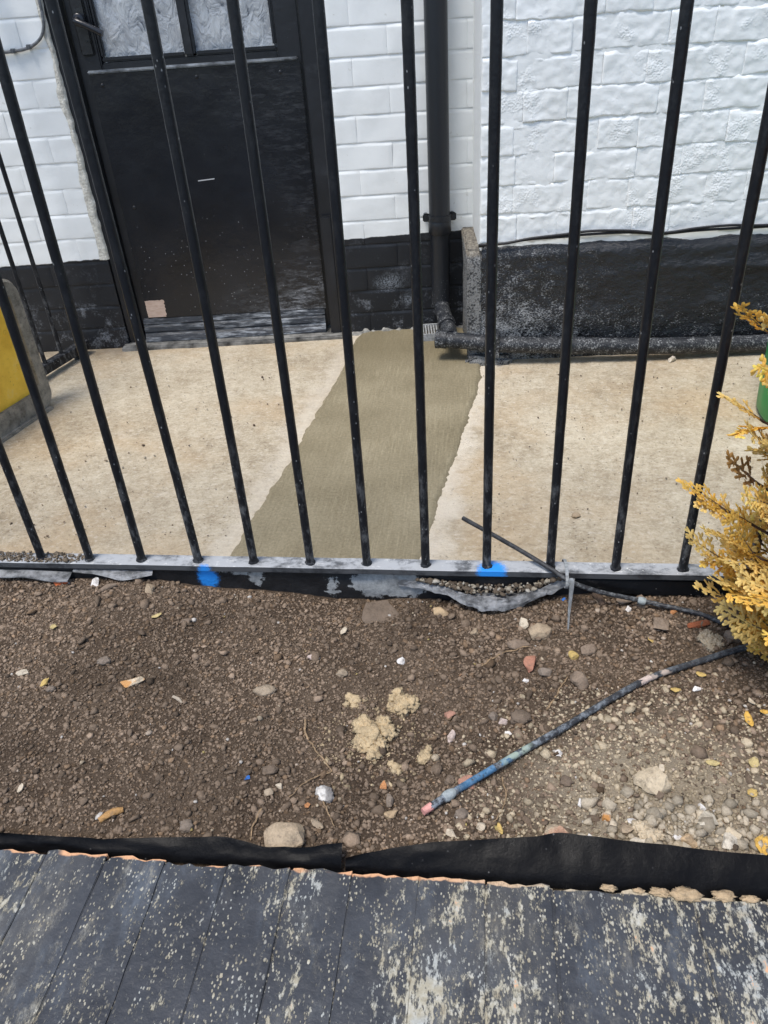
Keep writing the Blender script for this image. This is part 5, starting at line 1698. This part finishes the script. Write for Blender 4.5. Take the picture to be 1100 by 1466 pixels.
ROOTS = [
 ([(-0.248, 0.731), (-0.244, 0.706), (-0.234, 0.688), (-0.222, 0.671), (-0.206, 0.653), (-0.193, 0.638)], 0.0016, 'long pale root winding down left of the sandy mortar lumps'),
 ([(-0.193, 0.637), (-0.21, 0.628), (-0.228, 0.608), (-0.24, 0.588)], 0.0010, 'fine root branching off above the knobbly flint'),
 ([(-0.196, 0.588), (-0.185, 0.566), (-0.172, 0.546)], 0.0012, 'short brown root running down from the knobbly flint'),
 ([(-0.271, 0.565), (-0.276, 0.538), (-0.272, 0.520)], 0.0013, 'brown root by the left side of the large tan rock'),
 ([(0.01, 0.861), (0.038, 0.887), (0.066, 0.901), (0.085, 0.909)], 0.0015, 'pale root reaching up to the long brown stone'),
 ([(0.102, 0.762), (0.118, 0.79), (0.14, 0.836)], 0.0015, 'slanting pale root below the dark blocky stone'),
 ([(0.037, 0.642), (0.040, 0.608), (0.034, 0.581), (0.024, 0.562)], 0.0011, 'fine reddish root hanging below the blue stretch of the tube'),
]
MT['root'] = mat_plain('pale_root', (0.34, 0.235, 0.135), 0.85, 0.3, 150, 0.4)
for pts, r_, lb in ROOTS:
    P = spline([(x, y, float(bed(x, y)) + 0.0035 + 0.0015 * math.sin(x * 300)) for x, y in pts], 8)
    P = [p + Vector((0.0022 * fbm(p.x * 90, p.y * 90, 1), 0.0022 * fbm(p.x * 90, p.y * 90, 6), 0)) for p in P]
    o = tube('root', P, [r_ * (1.1 - 0.6 * i / len(P)) for i in range(len(P))], 'root', None, 6)
    tag(o, lb, 'root', 'roots lying on the soil')

# pebble by the pipe on the yard, and two twigs of debris
me = stone_mesh(0.024, 0.022, 0.02, rn, 14, 0.2)
o = link('pebble', me, 's_palerock', None, True); o.location = (0.575, 2.195, 0.006)
tag(o, 'small pale pebble on the concrete beside the waste pipe', 'pebble')
me = stone_mesh(0.019, 0.014, 0.010, rn, 12, 0.12)
o = link('stone_chip', me, 's_tan', None, True); o.location = (0.211, 1.365, 0.003)
tag(o, 'small tan chip alone on the concrete behind the railing', 'stone chip')

# ------------------------------------------------------------------ front wall of bricks on edge
fw = empty('front_wall', (0, 0.48, 0))
tag(fw, 'low front wall capped with bricks on edge in flaking black paint', 'wall')
rb_ = random.Random(3)
fbm_n = 34
for i in range(fbm_n):
    bx0 = -1.308 + i * 0.0755
    wv, dv_ = rb_.choice((0.0757, 0.0757, 0.0757, 0.0757, 0.0757, 0.0750)), 0.205
    bm = bmesh.new()
    bm_box(bm, -wv / 2, wv / 2, -dv_, 0.0, -0.11, 0.0, rb_.choice((0.0007, 0.0007, 0.0010, 0.0016, 0.0030)), 2)
    bmesh.ops.subdivide_edges(bm, edges=[e for e in bm.edges if e.calc_length() > 0.03], cuts=7, use_grid_fill=True)
    s = rb_.uniform(0, 60)
    for v in bm.verts:
        p = v.co
        if p.y > -0.02:
            v.co.y += 0.0045 * fbm(p.x * 45 + s, 3, 1, 4)
            v.co.z -= max(0.0, 0.006 * fbm(p.x * 55 + s, p.y * 30, 7, 4)) * (1 - (-p.y) / 0.02)
        if p.z > -0.02:
            v.co.z += 0.0012 * fbm(p.x * 30 + s, p.y * 22, 2, 4)
            v.co.x += 0.0010 * fbm(p.y * 30 + s, p.z * 30, 5, 3)
    o = link('brick', from_bm(bm, 'brick'), 'frontbrick', fw, True)
    o.data.set_sharp_from_angle(angle=math.radians(55))
    o.location = (bx0 + rb_.uniform(-0.0012, 0.0012), rb_.uniform(-0.003, 0.003), 0.1 + rb_.uniform(-0.0007, 0.0007))
    o.rotation_euler = (rb_.uniform(-0.006, 0.006), rb_.uniform(-0.008, 0.008), rb_.uniform(-0.005, 0.005) - 0.004)
bm = bmesh.new(); bm_box(bm, -1.345, 1.255, -0.198, -0.006, -0.60, 0.0978, 0.0)
bmesh.ops.subdivide_edges(bm, edges=[e for e in bm.edges if abs(e.verts[0].co.x - e.verts[1].co.x) > 1], cuts=200)
link('wall_core', from_bm(bm, 'wall_core'), 'frontbrick', fw)


def sheet(name, rows, mat, parent=None, thick=0.0012):
    """ruled sheet from matching polylines, given thickness"""
    R = [spline(r, 8) for r in rows]
    n = len(R[0])
    bm = bmesh.new()
    g_ = [[bm.verts.new(p) for p in r] for r in R]
    for a in range(len(R) - 1):
        for i in range(n - 1):
            bm.faces.new((g_[a][i], g_[a][i + 1], g_[a + 1][i + 1], g_[a + 1][i]))
    bmesh.ops.solidify(bm, geom=bm.faces[:], thickness=thick)
    me = from_bm(bm, name)
    o = link(name, me, mat, parent, True)
    me.set_sharp_from_angle(angle=math.radians(60))
    return o


def liner(name, xs_, ytop, ybot, ztop, label, seed):
    """polythene edge: tucked behind the bricks, curling over toward the soil"""
    rows = []
    nr = 7
    for a in range(nr):
        t = a / (nr - 1)
        row = []
        for i, x in enumerate(xs_):
            yb, yt, zt = ybot[i], ytop[i], ztop[i]
            y = yb + (yt - yb) * (t ** 1.15)
            z = 0.086 + (zt + 0.004 - 0.086) * t ** 0.85
            z += 0.003 * (0.3 + t) * fbm(x * 16, seed, t * 2, 4)
            y += 0.0022 * (0.2 + t) * fbm(x * 19, seed + 5, t * 2, 4)
            row.append((x, y, z))
        rows.append(row)
    o = sheet(name, [[(a + (rows[r][i + 1][0] - a) * q, b + (rows[r][i + 1][1] - b) * q + 0.0012 * fbm((a + q * 0.07) * 30, r * 0.7, seed, 3), c + (rows[r][i + 1][2] - c) * q + 0.0012 * fbm((a + q * 0.07) * 26, r * 0.7, seed + 9, 3)) for i, (a, b, c) in enumerate(rows[r][:-1]) for q in (0, 0.25, 0.5, 0.75)] + [rows[r][-1]] for r in range(nr)], 'liner', None, 0.0010)
    return tag(o, label, 'plastic sheet', 'black plastic liner along the front wall')


liner('plastic_liner', [-1.3, -1.0, -0.8, -0.593, -0.52, -0.454, -0.37, -0.294, -0.25, -0.20, -0.155],
      [0.504, 0.504, 0.503, 0.501, 0.499, 0.501, 0.507, 0.509, 0.503, 0.504, 0.510],
      [0.486] * 11,
      [0.098, 0.098, 0.097, 0.097, 0.096, 0.097, 0.101, 0.102, 0.098, 0.101, 0.106],
      'left length of black plastic liner along the front wall, ending in a square cut edge', 1.0)
liner('plastic_liner', [-0.15, -0.10, -0.05, 0.009, 0.06, 0.10, 0.145, 0.194, 0.26, 0.33, 0.45, 0.8, 1.2],
      [0.496, 0.508, 0.517, 0.524, 0.528, 0.536, 0.532, 0.531, 0.528, 0.526, 0.525, 0.524, 0.524],
      [0.4865] * 13,
      [0.098, 0.104, 0.107, 0.109, 0.111, 0.114, 0.112, 0.111, 0.109, 0.108, 0.106, 0.106, 0.106],
      'right length of black plastic liner along the front wall, curling up wide over the soil', 7.0)

# mortar crumbs on the liner at the right
for i, (x, y, s_, lb_) in enumerate(((0.150, 0.482, 0.012, 'leftmost round mortar crumb on the brick edge by the right liner'), (0.182, 0.481, 0.009, 'smallest mortar crumb on the brick edge by the right liner'), (0.205, 0.481, 0.015, 'mortar crumb left of the largest one on the brick edge'), (0.232, 0.480, 0.023, 'largest beige mortar crumb on the brick edge by the right liner'), (0.272, 0.481, 0.018, 'mortar crumb right of the largest one on the brick edge'), (0.299, 0.480, 0.013, 'rightmost mortar crumb on the brick edge by the right liner'))):
    o = link('mortar_crumb', lumpy_mesh(s_ * 1.5, s_ * 0.7, s_ * 0.45, rn, 0.55, 2.6, 3), 's_tan2', None, True)
    o.location = (x, y, 0.1 + s_ * 0.10)
    tag(o, lb_, 'mortar', 'mortar crumbs on the front wall edge')

# torn membrane and a shadow gap sheet along the kerb ------------------------------------------------
lip = [(-0.140, 1.050, 0.066), (-0.095, 1.042, 0.064), (-0.052, 1.030, 0.060), (-0.018, 1.012, 0.056), (0.012, 1.000, 0.056), (0.045, 1.002, 0.056), (0.075, 1.008, 0.058), (0.11, 1.024, 0.066), (0.145, 1.038, 0.076), (0.17, 1.045, 0.083)]
lip_out = [(x, y - 0.004, z + 0.008) for x, y, z in lip]
lip_in = [(x, min(1.047, y + 0.017 - 0.006 * abs(math.sin(x * 40))), z + 0.007) for x, y, z in lip]
lip_low = [(x, y - 0.001, z - 0.006) for x, y, z in lip]
mid = [(x, (y + 1.05) / 2, z - 0.012 + 0.004 * math.sin(x * 30)) for x, y, z in lip]
back = [(x, 1.0485, max(0.045, z - 0.008)) for x, y, z in lip]
def ruck(row, a, s):
    R_ = spline(row, 6)
    return [(p.x, p.y + a * fbm(p.x * 55, s, 1, 4), p.z + a * fbm(p.x * 48, s + 4, 2, 4)) for p in R_]
o = sheet('kerb_sheet', [ruck(back, 0.0, 0), ruck(lip_in, 0.004, 0), ruck(lip, 0.004, 0.5), ruck(lip_low, 0.004, 0.8)], 'wornliner', None, 0.0012)
tag(o, 'sagging grey membrane pouch holding rubble under the railing', 'plastic sheet')
N = 330
t_ = rs.uniform(0.08, 0.92, N)
lx = np.interp(t_, np.linspace(0, 1, len(lip)), [p[0] for p in lip])
ly = np.interp(t_, np.linspace(0, 1, len(lip)), [p[1] for p in lip])
lz = np.interp(t_, np.linspace(0, 1, len(lip)), [p[2] for p in lip])
u_ = rs.uniform(0.42, 0.98, N)
px_, py_ = lx, 1.046 * u_ + (ly + 0.004) * (1 - u_)
pz_ = lz + 0.006 + 0.006 * u_ + rs.uniform(0, 0.004, N)
rad = np.exp(rs.normal(math.log(0.0030), 0.4, N)).clip(0.0014, 0.008)
colr = np.array([(0.14, 0.11, 0.08), (0.36, 0.32, 0.25), (0.45, 0.42, 0.36), (0.10, 0.08, 0.06)])[rs.choice(4, N, p=[.36, .22, .14, .28])]
dbr = crumbs('pouch_rubble', px_, py_, pz_, rad, colr, 'crumb')
tag(dbr, 'pale rubble and earth caught in the membrane pouch', kind='stuff')
fl1 = [(-1.2, 1.034, 0.073), (-1.0, 1.032, 0.075), (-0.90, 1.031, 0.075), (-0.86, 1.033, 0.0755), (-0.828, 1.029, 0.075), (-0.79, 1.024, 0.0735), (-0.762, 1.026, 0.073)]
o = sheet('kerb_sheet', [[(x, 1.0485, z + 0.004) for x, y, z in fl1], [(x, (y + 1.05) / 2, z + 0.001) for x, y, z in fl1], fl1, [(x, y - 0.0005, z - 0.002) for x, y, z in fl1]], 'wornliner', None, 0.0014)
tag(o, 'pale torn membrane lip under the rail at the far left', 'plastic sheet')
fl2 = [(-0.758, 1.046, 0.082), (-0.735, 1.044, 0.081), (-0.714, 1.043, 0.080), (-0.685, 1.038, 0.077), (-0.660, 1.034, 0.074), (-0.63, 1.038, 0.076), (-0.60, 1.044, 0.080)]
o = sheet('kerb_sheet', [[(x, 1.0488, 0.084) for x, y, z in fl2], fl2, [(x, y - 0.002, z - 0.002) for x, y, z in fl2]], 'wornliner', None, 0.0013)
tag(o, 'thin loose membrane strip hanging under the rail left of the blue paint splash', 'plastic sheet')
fl3 = [(0.16, 1.044, 0.070), (0.22, 1.040, 0.064), (0.28, 1.036, 0.062), (0.34, 1.035, 0.063), (0.42, 1.036, 0.066), (0.6, 1.04, 0.07)]  # black sheet put in where the gap under the rail lies in shadow
o = sheet('kerb_sheet', [[(x, 1.0488, 0.084) for x, y, z in fl3], [(x, (y + 1.046) / 2, z + 0.010) for x, y, z in fl3], fl3], 'liner', None, 0.0013)
tag(o, 'dark sheet standing for the shadow gap under the rail beside the conifer', 'plastic sheet')

# ------------------------------------------------------------------ tubes and cable tie
ta = empty('thin_tube', (0, 0, 0))
tag(ta, 'thin black irrigation tube poking through the railing and running to the conifer', 'tube')
PA = spline([(-0.026, 1.172, 0.125), (0.06, 1.100, 0.118), (0.125, 1.046, 0.109), (0.160, 1.020, 0.100), (0.21, 1.014, 0.084), (0.262, 1.012, 0.073), (0.30, 1.003, 0.070), (0.366, 0.980, 0.070), (0.42, 0.942, 0.071), (0.455, 0.918, 0.072), (0.50, 0.89, 0.068)], 8)
tube('hose', PA, 0.0042, 'tube_a', ta, 12, 0.08, 2)
i0 = 42
tube('connector', [PA[i0], PA[i0 + 1], PA[i0 + 2], PA[i0 + 3]], [0.0058, 0.0068, 0.0068, 0.0056], 'joint', ta, 10, 0.12, 3)
tb = empty('long_tube', (0, 0, 0))
tag(tb, 'long black tube spattered with blue paint lying across the soil', 'tube')
PBr = [(-0.056, 0.575), (-0.035, 0.593), (0.01, 0.635), (0.076, 0.687), (0.127, 0.727), (0.191, 0.776), (0.259, 0.828), (0.337, 0.864), (0.411, 0.894), (0.47, 0.915)]
PB = spline([(x, y, max(float(bed(x, y)), 0.0) + 0.0085) for x, y in PBr], 8)
tube('hose', PB, 0.0048, 'tube_b', tb, 14, 0.06, 5)
tube('bare_end', [PB[0] + (PB[0] - PB[1]).normalized() * 0.010, PB[0] + (PB[0] - PB[1]).normalized() * 0.001, PB[0] - (PB[0] - PB[1]).normalized() * 0.004], [0.0046, 0.0050, 0.0048], 'pink', tb, 10, 0.2, 1)
tube('collar', [PB[7], PB[8], PB[9], PB[10]], [0.0052, 0.0068, 0.0068, 0.0052], 'joint', tb, 12, 0.2, 4)
tube('tape', [PB[46], PB[47], PB[48]], [0.0050, 0.0053, 0.0050], 's_pinkwhite', tb, 12, 0.2, 4)

tie = empty('cable_tie', (0.160, 1.02, 0.10))
tag(tie, 'grey cable tie round the thin tube and rail with its tail hanging down', 'cable tie')
o_ = Vector(tie.location)
ring = [Vector((0.153 + 0.0008 * math.sin(a), 1.0455 + 0.036 * math.cos(a) * 0.95 + 0.003, 0.0955 + 0.0155 * math.sin(a))) - o_ for a in [2 * math.pi * k / 24 for k in range(25)]]
V, F = [], []
for p in ring:
    V += [p + Vector((-0.0026, 0, 0)), p + Vector((0.0026, 0, 0))]
for k in range(24):
    F.append((2 * k, 2 * k + 1, 2 * k + 3, 2 * k + 2))
bm = bmesh.new(); me_ = from_py('loop', V, F); bm.from_mesh(me_); bmesh.ops.remove_doubles(bm, verts=bm.verts[:], dist=1e-5); bmesh.ops.solidify(bm, geom=bm.faces[:], thickness=0.0012)
link('loop', from_bm(bm, 'loop'), 'tie', tie)
bm = bmesh.new(); bm_box(bm, -0.0055, 0.0035, -0.012, -0.004, 0.004, 0.013, 0.0015); link('head', from_bm(bm, 'head'), 'tie', tie)
tl = spline([(-0.001, -0.006, 0.012), (-0.001, -0.016, 0.009), (-0.003, -0.030, -0.006), (-0.006, -0.05, -0.026), (-0.0085, -0.072, -0.043)], 6)
bm = bmesh.new()
pr = []
for i, p in enumerate(tl):
    hw = 0.0042 * (1 - 0.75 * max(0.0, i / (len(tl) - 1) - 0.25) / 0.75)
    pr.append((bm.verts.new(p + Vector((-hw, 0, 0))), bm.verts.new(p + Vector((hw, 0, 0)))))
for i in range(len(pr) - 1):
    bm.faces.new((pr[i][0], pr[i][1], pr[i + 1][1], pr[i + 1][0]))
bmesh.ops.solidify(bm, geom=bm.faces[:], thickness=0.0014)
link('tail', from_bm(bm, 'tail'), 'tie', tie)

# ------------------------------------------------------------------ yellow panel on the left
yp = empty('yellow_panel', (-1.300, 1.955, 0.0), math.radians(-102))
yp.scale = (1, -1, 1)
tag(yp, 'upright yellow panel with a weathered grey rim at the left edge of the yard', 'panel')


def rrect(L, Hh, r, n=8):
    pts = []
    for (cx_, cz_, a0) in ((r, r, math.pi), (L - r, r, -math.pi / 2), (L - r, Hh - r, 0), (r, Hh - r, math.pi / 2)):
        for k in range(n + 1):
            a = a0 + (math.pi / 2) * k / n
            pts.append((cx_ + r * math.cos(a), cz_ + r * math.sin(a)))
    return pts


L_, Hh_ = 0.62, 0.385
out_ = rrect(L_, Hh_, 0.045)
in_ = [(0.042 + (x / L_) * (L_ - 0.084), 0.062 + (z / Hh_) * (Hh_ - 0.098)) for x, z in rrect(L_, Hh_, 0.03)]
V, F = [], []
n_ = len(out_)
for (y_, lst) in ((0.0, out_), (-0.004, out_), (-0.012, [((x - L_ / 2) * 0.975 + L_ / 2, (z - Hh_ / 2) * 0.97 + Hh_ / 2) for x, z in out_]), (-0.012, in_), (-0.002, in_)):
    for x, z in lst:
        V.append((x, -0.022 + y_ * 1.6, z))
V2 = []
for a in range(4):
    for k in range(n_):
        k2 = (k + 1) % n_
        F.append((a * n_ + k, a * n_ + k2, (a + 1) * n_ + k2, (a + 1) * n_ + k))
b0 = len(V)
for x, z in out_:
    V.append((x, 0.022, z))
for k in range(n_):
    k2 = (k + 1) % n_
    F.append((k, b0 + k, b0 + k2, k2))
F.append(tuple(b0 + k for k in range(n_)))
link('rim', from_py('rim', V, F), 'rim', yp)
V = [(x, -0.0258, z) for x, z in in_] + [(x, 0.0, z) for x, z in in_]
F = [tuple(range(n_ - 1, -1, -1)), tuple(n_ + k for k in range(n_))] + [(k, (k + 1) % n_, n_ + (k + 1) % n_, n_ + k) for k in range(n_)]
link('face', from_py('face', V, F), 'yellow', yp)
for (x, z) in ((0.085, 0.15), (0.085, 0.25)):
    v_, f_ = tube_geo([Vector((x, -0.0255, z)), Vector((x, -0.0275, z)), Vector((x, -0.0262, z))], [0.0085, 0.0075, 0.004], 16)
    link('rivet', from_py('rivet', v_, f_), 'yellow', yp, True)
bm = bmesh.new(); bm_box(bm, 0.03, 0.59, -0.055, -0.026, -0.012, 0.006, 0.003); link('foot_strip', from_bm(bm, 'foot_strip'), 'rim', yp)

# ------------------------------------------------------------------ green container on the right
gn = empty('green_container', (0.897, 1.83, 0.0))
tag(gn, 'green plastic tub standing on the yard behind the golden conifer', 'tub')


def lathe(name, prof, mat, parent, sides=48, rib=0.0):
    V, F = [], []
    for (r, z) in prof:
        for k in range(sides):
            a = 2 * math.pi * k / sides
            rr = r + (rib if (k % 4 < 2 and 0.05 < z < 0.38) else 0.0)
            V.append((rr * math.cos(a), rr * math.sin(a), z))
    for i in range(len(prof) - 1):
        for k in range(sides):
            k2 = (k + 1) % sides
            F.append((i * sides + k, i * sides + k2, (i + 1) * sides + k2, (i + 1) * sides + k))
    F.append(tuple(range(sides - 1, -1, -1)))
    o = link(name, from_py(name, V, F), mat, parent, True)
    o.data.set_sharp_from_angle(angle=math.radians(40))
    return o


lathe('body', [(0.175, 0.0), (0.182, 0.012), (0.184, 0.06), (0.188, 0.20), (0.190, 0.375), (0.190, 0.40), (0.178, 0.40), (0.172, 0.05), (0.05, 0.045), (0.001, 0.045)], 'green', gn, 96, 0.0016)
lathe('band', [(0.1915, 0.404), (0.202, 0.404), (0.206, 0.416), (0.206, 0.436), (0.200, 0.444), (0.180, 0.444), (0.180, 0.4045)], 'green', gn, 64)

# ------------------------------------------------------------------ golden conifer
cf = empty('golden_conifer', (0.63, 0.90, float(bed(0.63, 0.90))))
tag(cf, 'golden yellow conifer with feathery sprays growing in the soil at the right', 'shrub')
base = Vector(cf.location)
rc = random.Random(44)
tube('trunk', spline([(0, 0, -0.03), (0.006, 0.004, 0.2), (-0.004, 0.008, 0.5), (0.004, 0.0, 0.86)], 8), [0.016 - 0.013 * i / 24 for i in range(25)], 'bark', cf, 10, 0.2, 2)
LV, LF, LC = [], [], []
SV, SF = [], []


def add_leaf(p, dvec, nvec, L, W, c):
    side = dvec.cross(nvec).normalized()
    i = len(LV)
    t = 0.22 * W
    a1 = p + dvec * L * 0.40
    a2 = p + dvec * L * 0.80
    md = p + dvec * L * 0.55
    for q in (p, a1 + side * W * 0.45, a2 + side * W * 0.42, p + dvec * L + nvec * t * 0.5, a2 - side * W * 0.42, a1 - side * W * 0.45, md + nvec * t, md - nvec * t):
        LV.append(q)
        LC.append(c)
    for k in range(6):
        k2 = (k + 1) % 6
        LF.append((i + k, i + k2, i + 6))
        LF.append((i + k2, i + k, i + 7))


def spray(p, dvec, nvec, L, tone):
    """flat frond: axis with alternate branchlets of scale leaves"""
    dvec = dvec.normalized()
    nvec = (nvec - dvec * nvec.dot(dvec)).normalized()
    side = dvec.cross(nvec)
    n = max(7, int(L / 0.0062))
    q = p.copy()
    dd = dvec.copy()
    droop = rc.uniform(-0.05, 0.10)
    path = [q.copy()]
    for i in range(n):
        t = i / n
        dd = (dd + nvec * -droop * 0.35 + side * rc.uniform(-0.06, 0.06)).normalized()
        q = q + dd * (L / n)
        path.append(q.copy())
        col_ = tone(t)
        add_leaf(q - dd * 0.002, dd, nvec, 0.0100, 0.0054, col_)
        for s_ in ((1,) if i % 2 else (-1,)):
            bl = L * rc.uniform(0.30, 0.48) * (1.05 - 0.72 * t)
            bd_ = (dd * 0.75 + side * s_ * 0.8 + nvec * rc.uniform(-0.18, 0.18)).normalized()
            m_ = max(3, int(bl / 0.0050))
            r_ = q.copy()
            for k in range(m_):
                r_ = r_ + bd_ * (bl / m_)
                bs = bd_.cross(nvec)
                col2 = tone(min(1.0, t + 0.6 * k / m_))
                add_leaf(r_ - bd_ * 0.003, bd_, nvec, 0.0100, 0.0052, col2)
                fl_ = 1 if k % 2 else -1
                add_leaf(r_ - bd_ * 0.003, (bd_ * 0.8 + bs * fl_ * 0.65 + nvec * rc.uniform(-0.3, 0.5)).normalized(), (nvec + bs * rc.uniform(-0.6, 0.6) + bd_ * rc.uniform(-0.4, 0.4)).normalized(), 0.0098, 0.0050, col2)
    v, f = tube_geo(path, [0.0016 - 0.0011 * i / len(path) for i in range(len(path))], 5, False)
    b = len(SV)
    SV.extend(v)
    SF.extend([tuple(b + k for k in ff) for ff in f])


def make_tone(kind):
    j = rc.uniform(0.8, 1.12)
    if kind == 'gold':
        a, b_ = (0.86, 0.55, 0.10), (0.98, 0.70, 0.18)
    elif kind == 'pale':
        a, b_ = (0.90, 0.64, 0.18), (0.98, 0.79, 0.32)
    elif kind == 'brown':
        a, b_ = (0.26, 0.145, 0.06), (0.46, 0.27, 0.09)
    else:
        a, b_ = (0.06, 0.085, 0.02), (0.26, 0.24, 0.05)
    def f(t):
        w_ = rc.uniform(0.85, 1.12) * j
        return tuple(min(0.98, (a[k] + (b_[k] - a[k]) * t) * w_) for k in range(3)) + (1.0,)
    return f


SHIFT = 0.0


def branch(tip, z0, nsp, size=1.0):
    tip = Vector(tip) - base + Vector((SHIFT, 0, 0.02 if SHIFT else 0))
    st = Vector((0.0, 0.0, z0))
    mid_ = st.lerp(tip, 0.5) + Vector((0, 0, -0.03 + rc.uniform(-0.01, 0.02)))
    P = spline([st, mid_, tip], 6)
    v, f = tube_geo(P, [0.0042 - 0.0028 * i / len(P) for i in range(len(P))], 6, False)
    b = len(SV)
    SV.extend(v); SF.extend([tuple(b + k for k in ff) for ff in f])
    out_d = (tip - mid_).normalized()
    up_ = Vector((0, 0, 1))
    for k in range(nsp):
        t = 1.0 - 0.62 * (k / max(1, nsp - 1)) ** 1.0
        i = min(len(P) - 2, int(t * (len(P) - 1)))
        p = P[i].lerp(P[i + 1], t * (len(P) - 1) - i) if t < 1 else P[-1]
        dd = (out_d * rc.uniform(0.5, 1.1) + Vector((rc.uniform(-0.8, 0.8), rc.uniform(-0.8, 0.8), rc.uniform(-0.15, 0.6))) * (0.35 if k == 0 else 0.8)).normalized()
        nv = (up_ + Vector((rc.uniform(-0.7, 0.7), rc.uniform(-0.9, 0.3), rc.uniform(-0.2, 0.4)))).normalized()
        kd = rc.random()
        kind = ('gold' if kd < 0.45 else 'pale' if kd < 0.92 else 'brown' if kd < 0.97 else 'green') if t > 0.62 else ('gold' if kd < 0.55 else 'brown' if kd < 0.88 else 'green')
        spray(p, dd, nv, rc.uniform(0.042, 0.072) * size, make_tone(kind))


SHIFT = 0.024
# boughs that reach out to the left, where they show in front of the railing
for tip, z0, ns in (((0.355, 0.89, 0.50), 0.36, 10), ((0.35, 0.88, 0.41), 0.27, 11), ((0.365, 0.86, 0.465), 0.32, 11), ((0.39, 0.86, 0.40), 0.26, 11), ((0.325, 0.90, 0.555), 0.42, 6), ((0.40, 0.86, 0.50), 0.36, 6),
                    ((0.335, 0.90, 0.445), 0.30, 10), ((0.375, 0.84, 0.43), 0.28, 11), ((0.40, 0.92, 0.475), 0.33, 8),
                    ((0.340, 0.88, 0.365), 0.22, 9), ((0.385, 0.83, 0.345), 0.2, 10),
                    ((0.315, 0.91, 0.305), 0.16, 9), ((0.335, 0.86, 0.27), 0.15, 11), ((0.325, 0.90, 0.225), 0.11, 10), ((0.36, 0.84, 0.215), 0.1, 12),
                    ((0.345, 0.89, 0.16), 0.06, 9), ((0.385, 0.83, 0.15), 0.05, 11), ((0.41, 0.86, 0.10), 0.03, 9), ((0.44, 0.80, 0.11), 0.03, 9), ((0.37, 0.80, 0.24), 0.1, 12), ((0.40, 0.78, 0.19), 0.08, 12), ((0.39, 0.80, 0.30), 0.15, 12), ((0.42, 0.76, 0.26), 0.12, 12), ((0.41, 0.80, 0.39), 0.24, 12), ((0.43, 0.77, 0.34), 0.2, 12), ((0.36, 0.87, 0.335), 0.2, 8), ((0.43, 0.79, 0.45), 0.3, 12), ((0.435, 0.87, 0.075), 0.02, 5)):
    branch(tip, z0, ns)
SHIFT = 0.0
for k in range(80):
    z = 0.07 + 0.80 * (k / 79.0) ** 1.0
    a = k * 2.39996
    r = 0.27 * math.sqrt(max(0.02, 1 - (z / 0.98) ** 2)) * rc.uniform(0.75, 1.05)
    x_, y_ = base.x + r * math.cos(a), base.y + r * 0.8 * math.sin(a)
    if y_ > 1.035:
        y_ = 1.03
    if x_ < 0.405 or (z < 0.12 and x_ < 0.5) or (x_ < 0.47 and 0.42 < z < 0.62):
        continue
    branch((x_, y_, base.z + z), max(0.02, z - 0.15), rc.randint(8, 12))
me = from_py('crown', LV, LF)
at = me.color_attributes.new('tint', 'FLOAT_COLOR', 'POINT')
at.data.foreach_set('color', np.array(LC, np.float32).reshape(-1))
o = link('crown', me, 'foliage', cf)
tag(o, kind='stuff')
o = link('branches', from_py('branches', SV, SF), 'bark', cf, True)
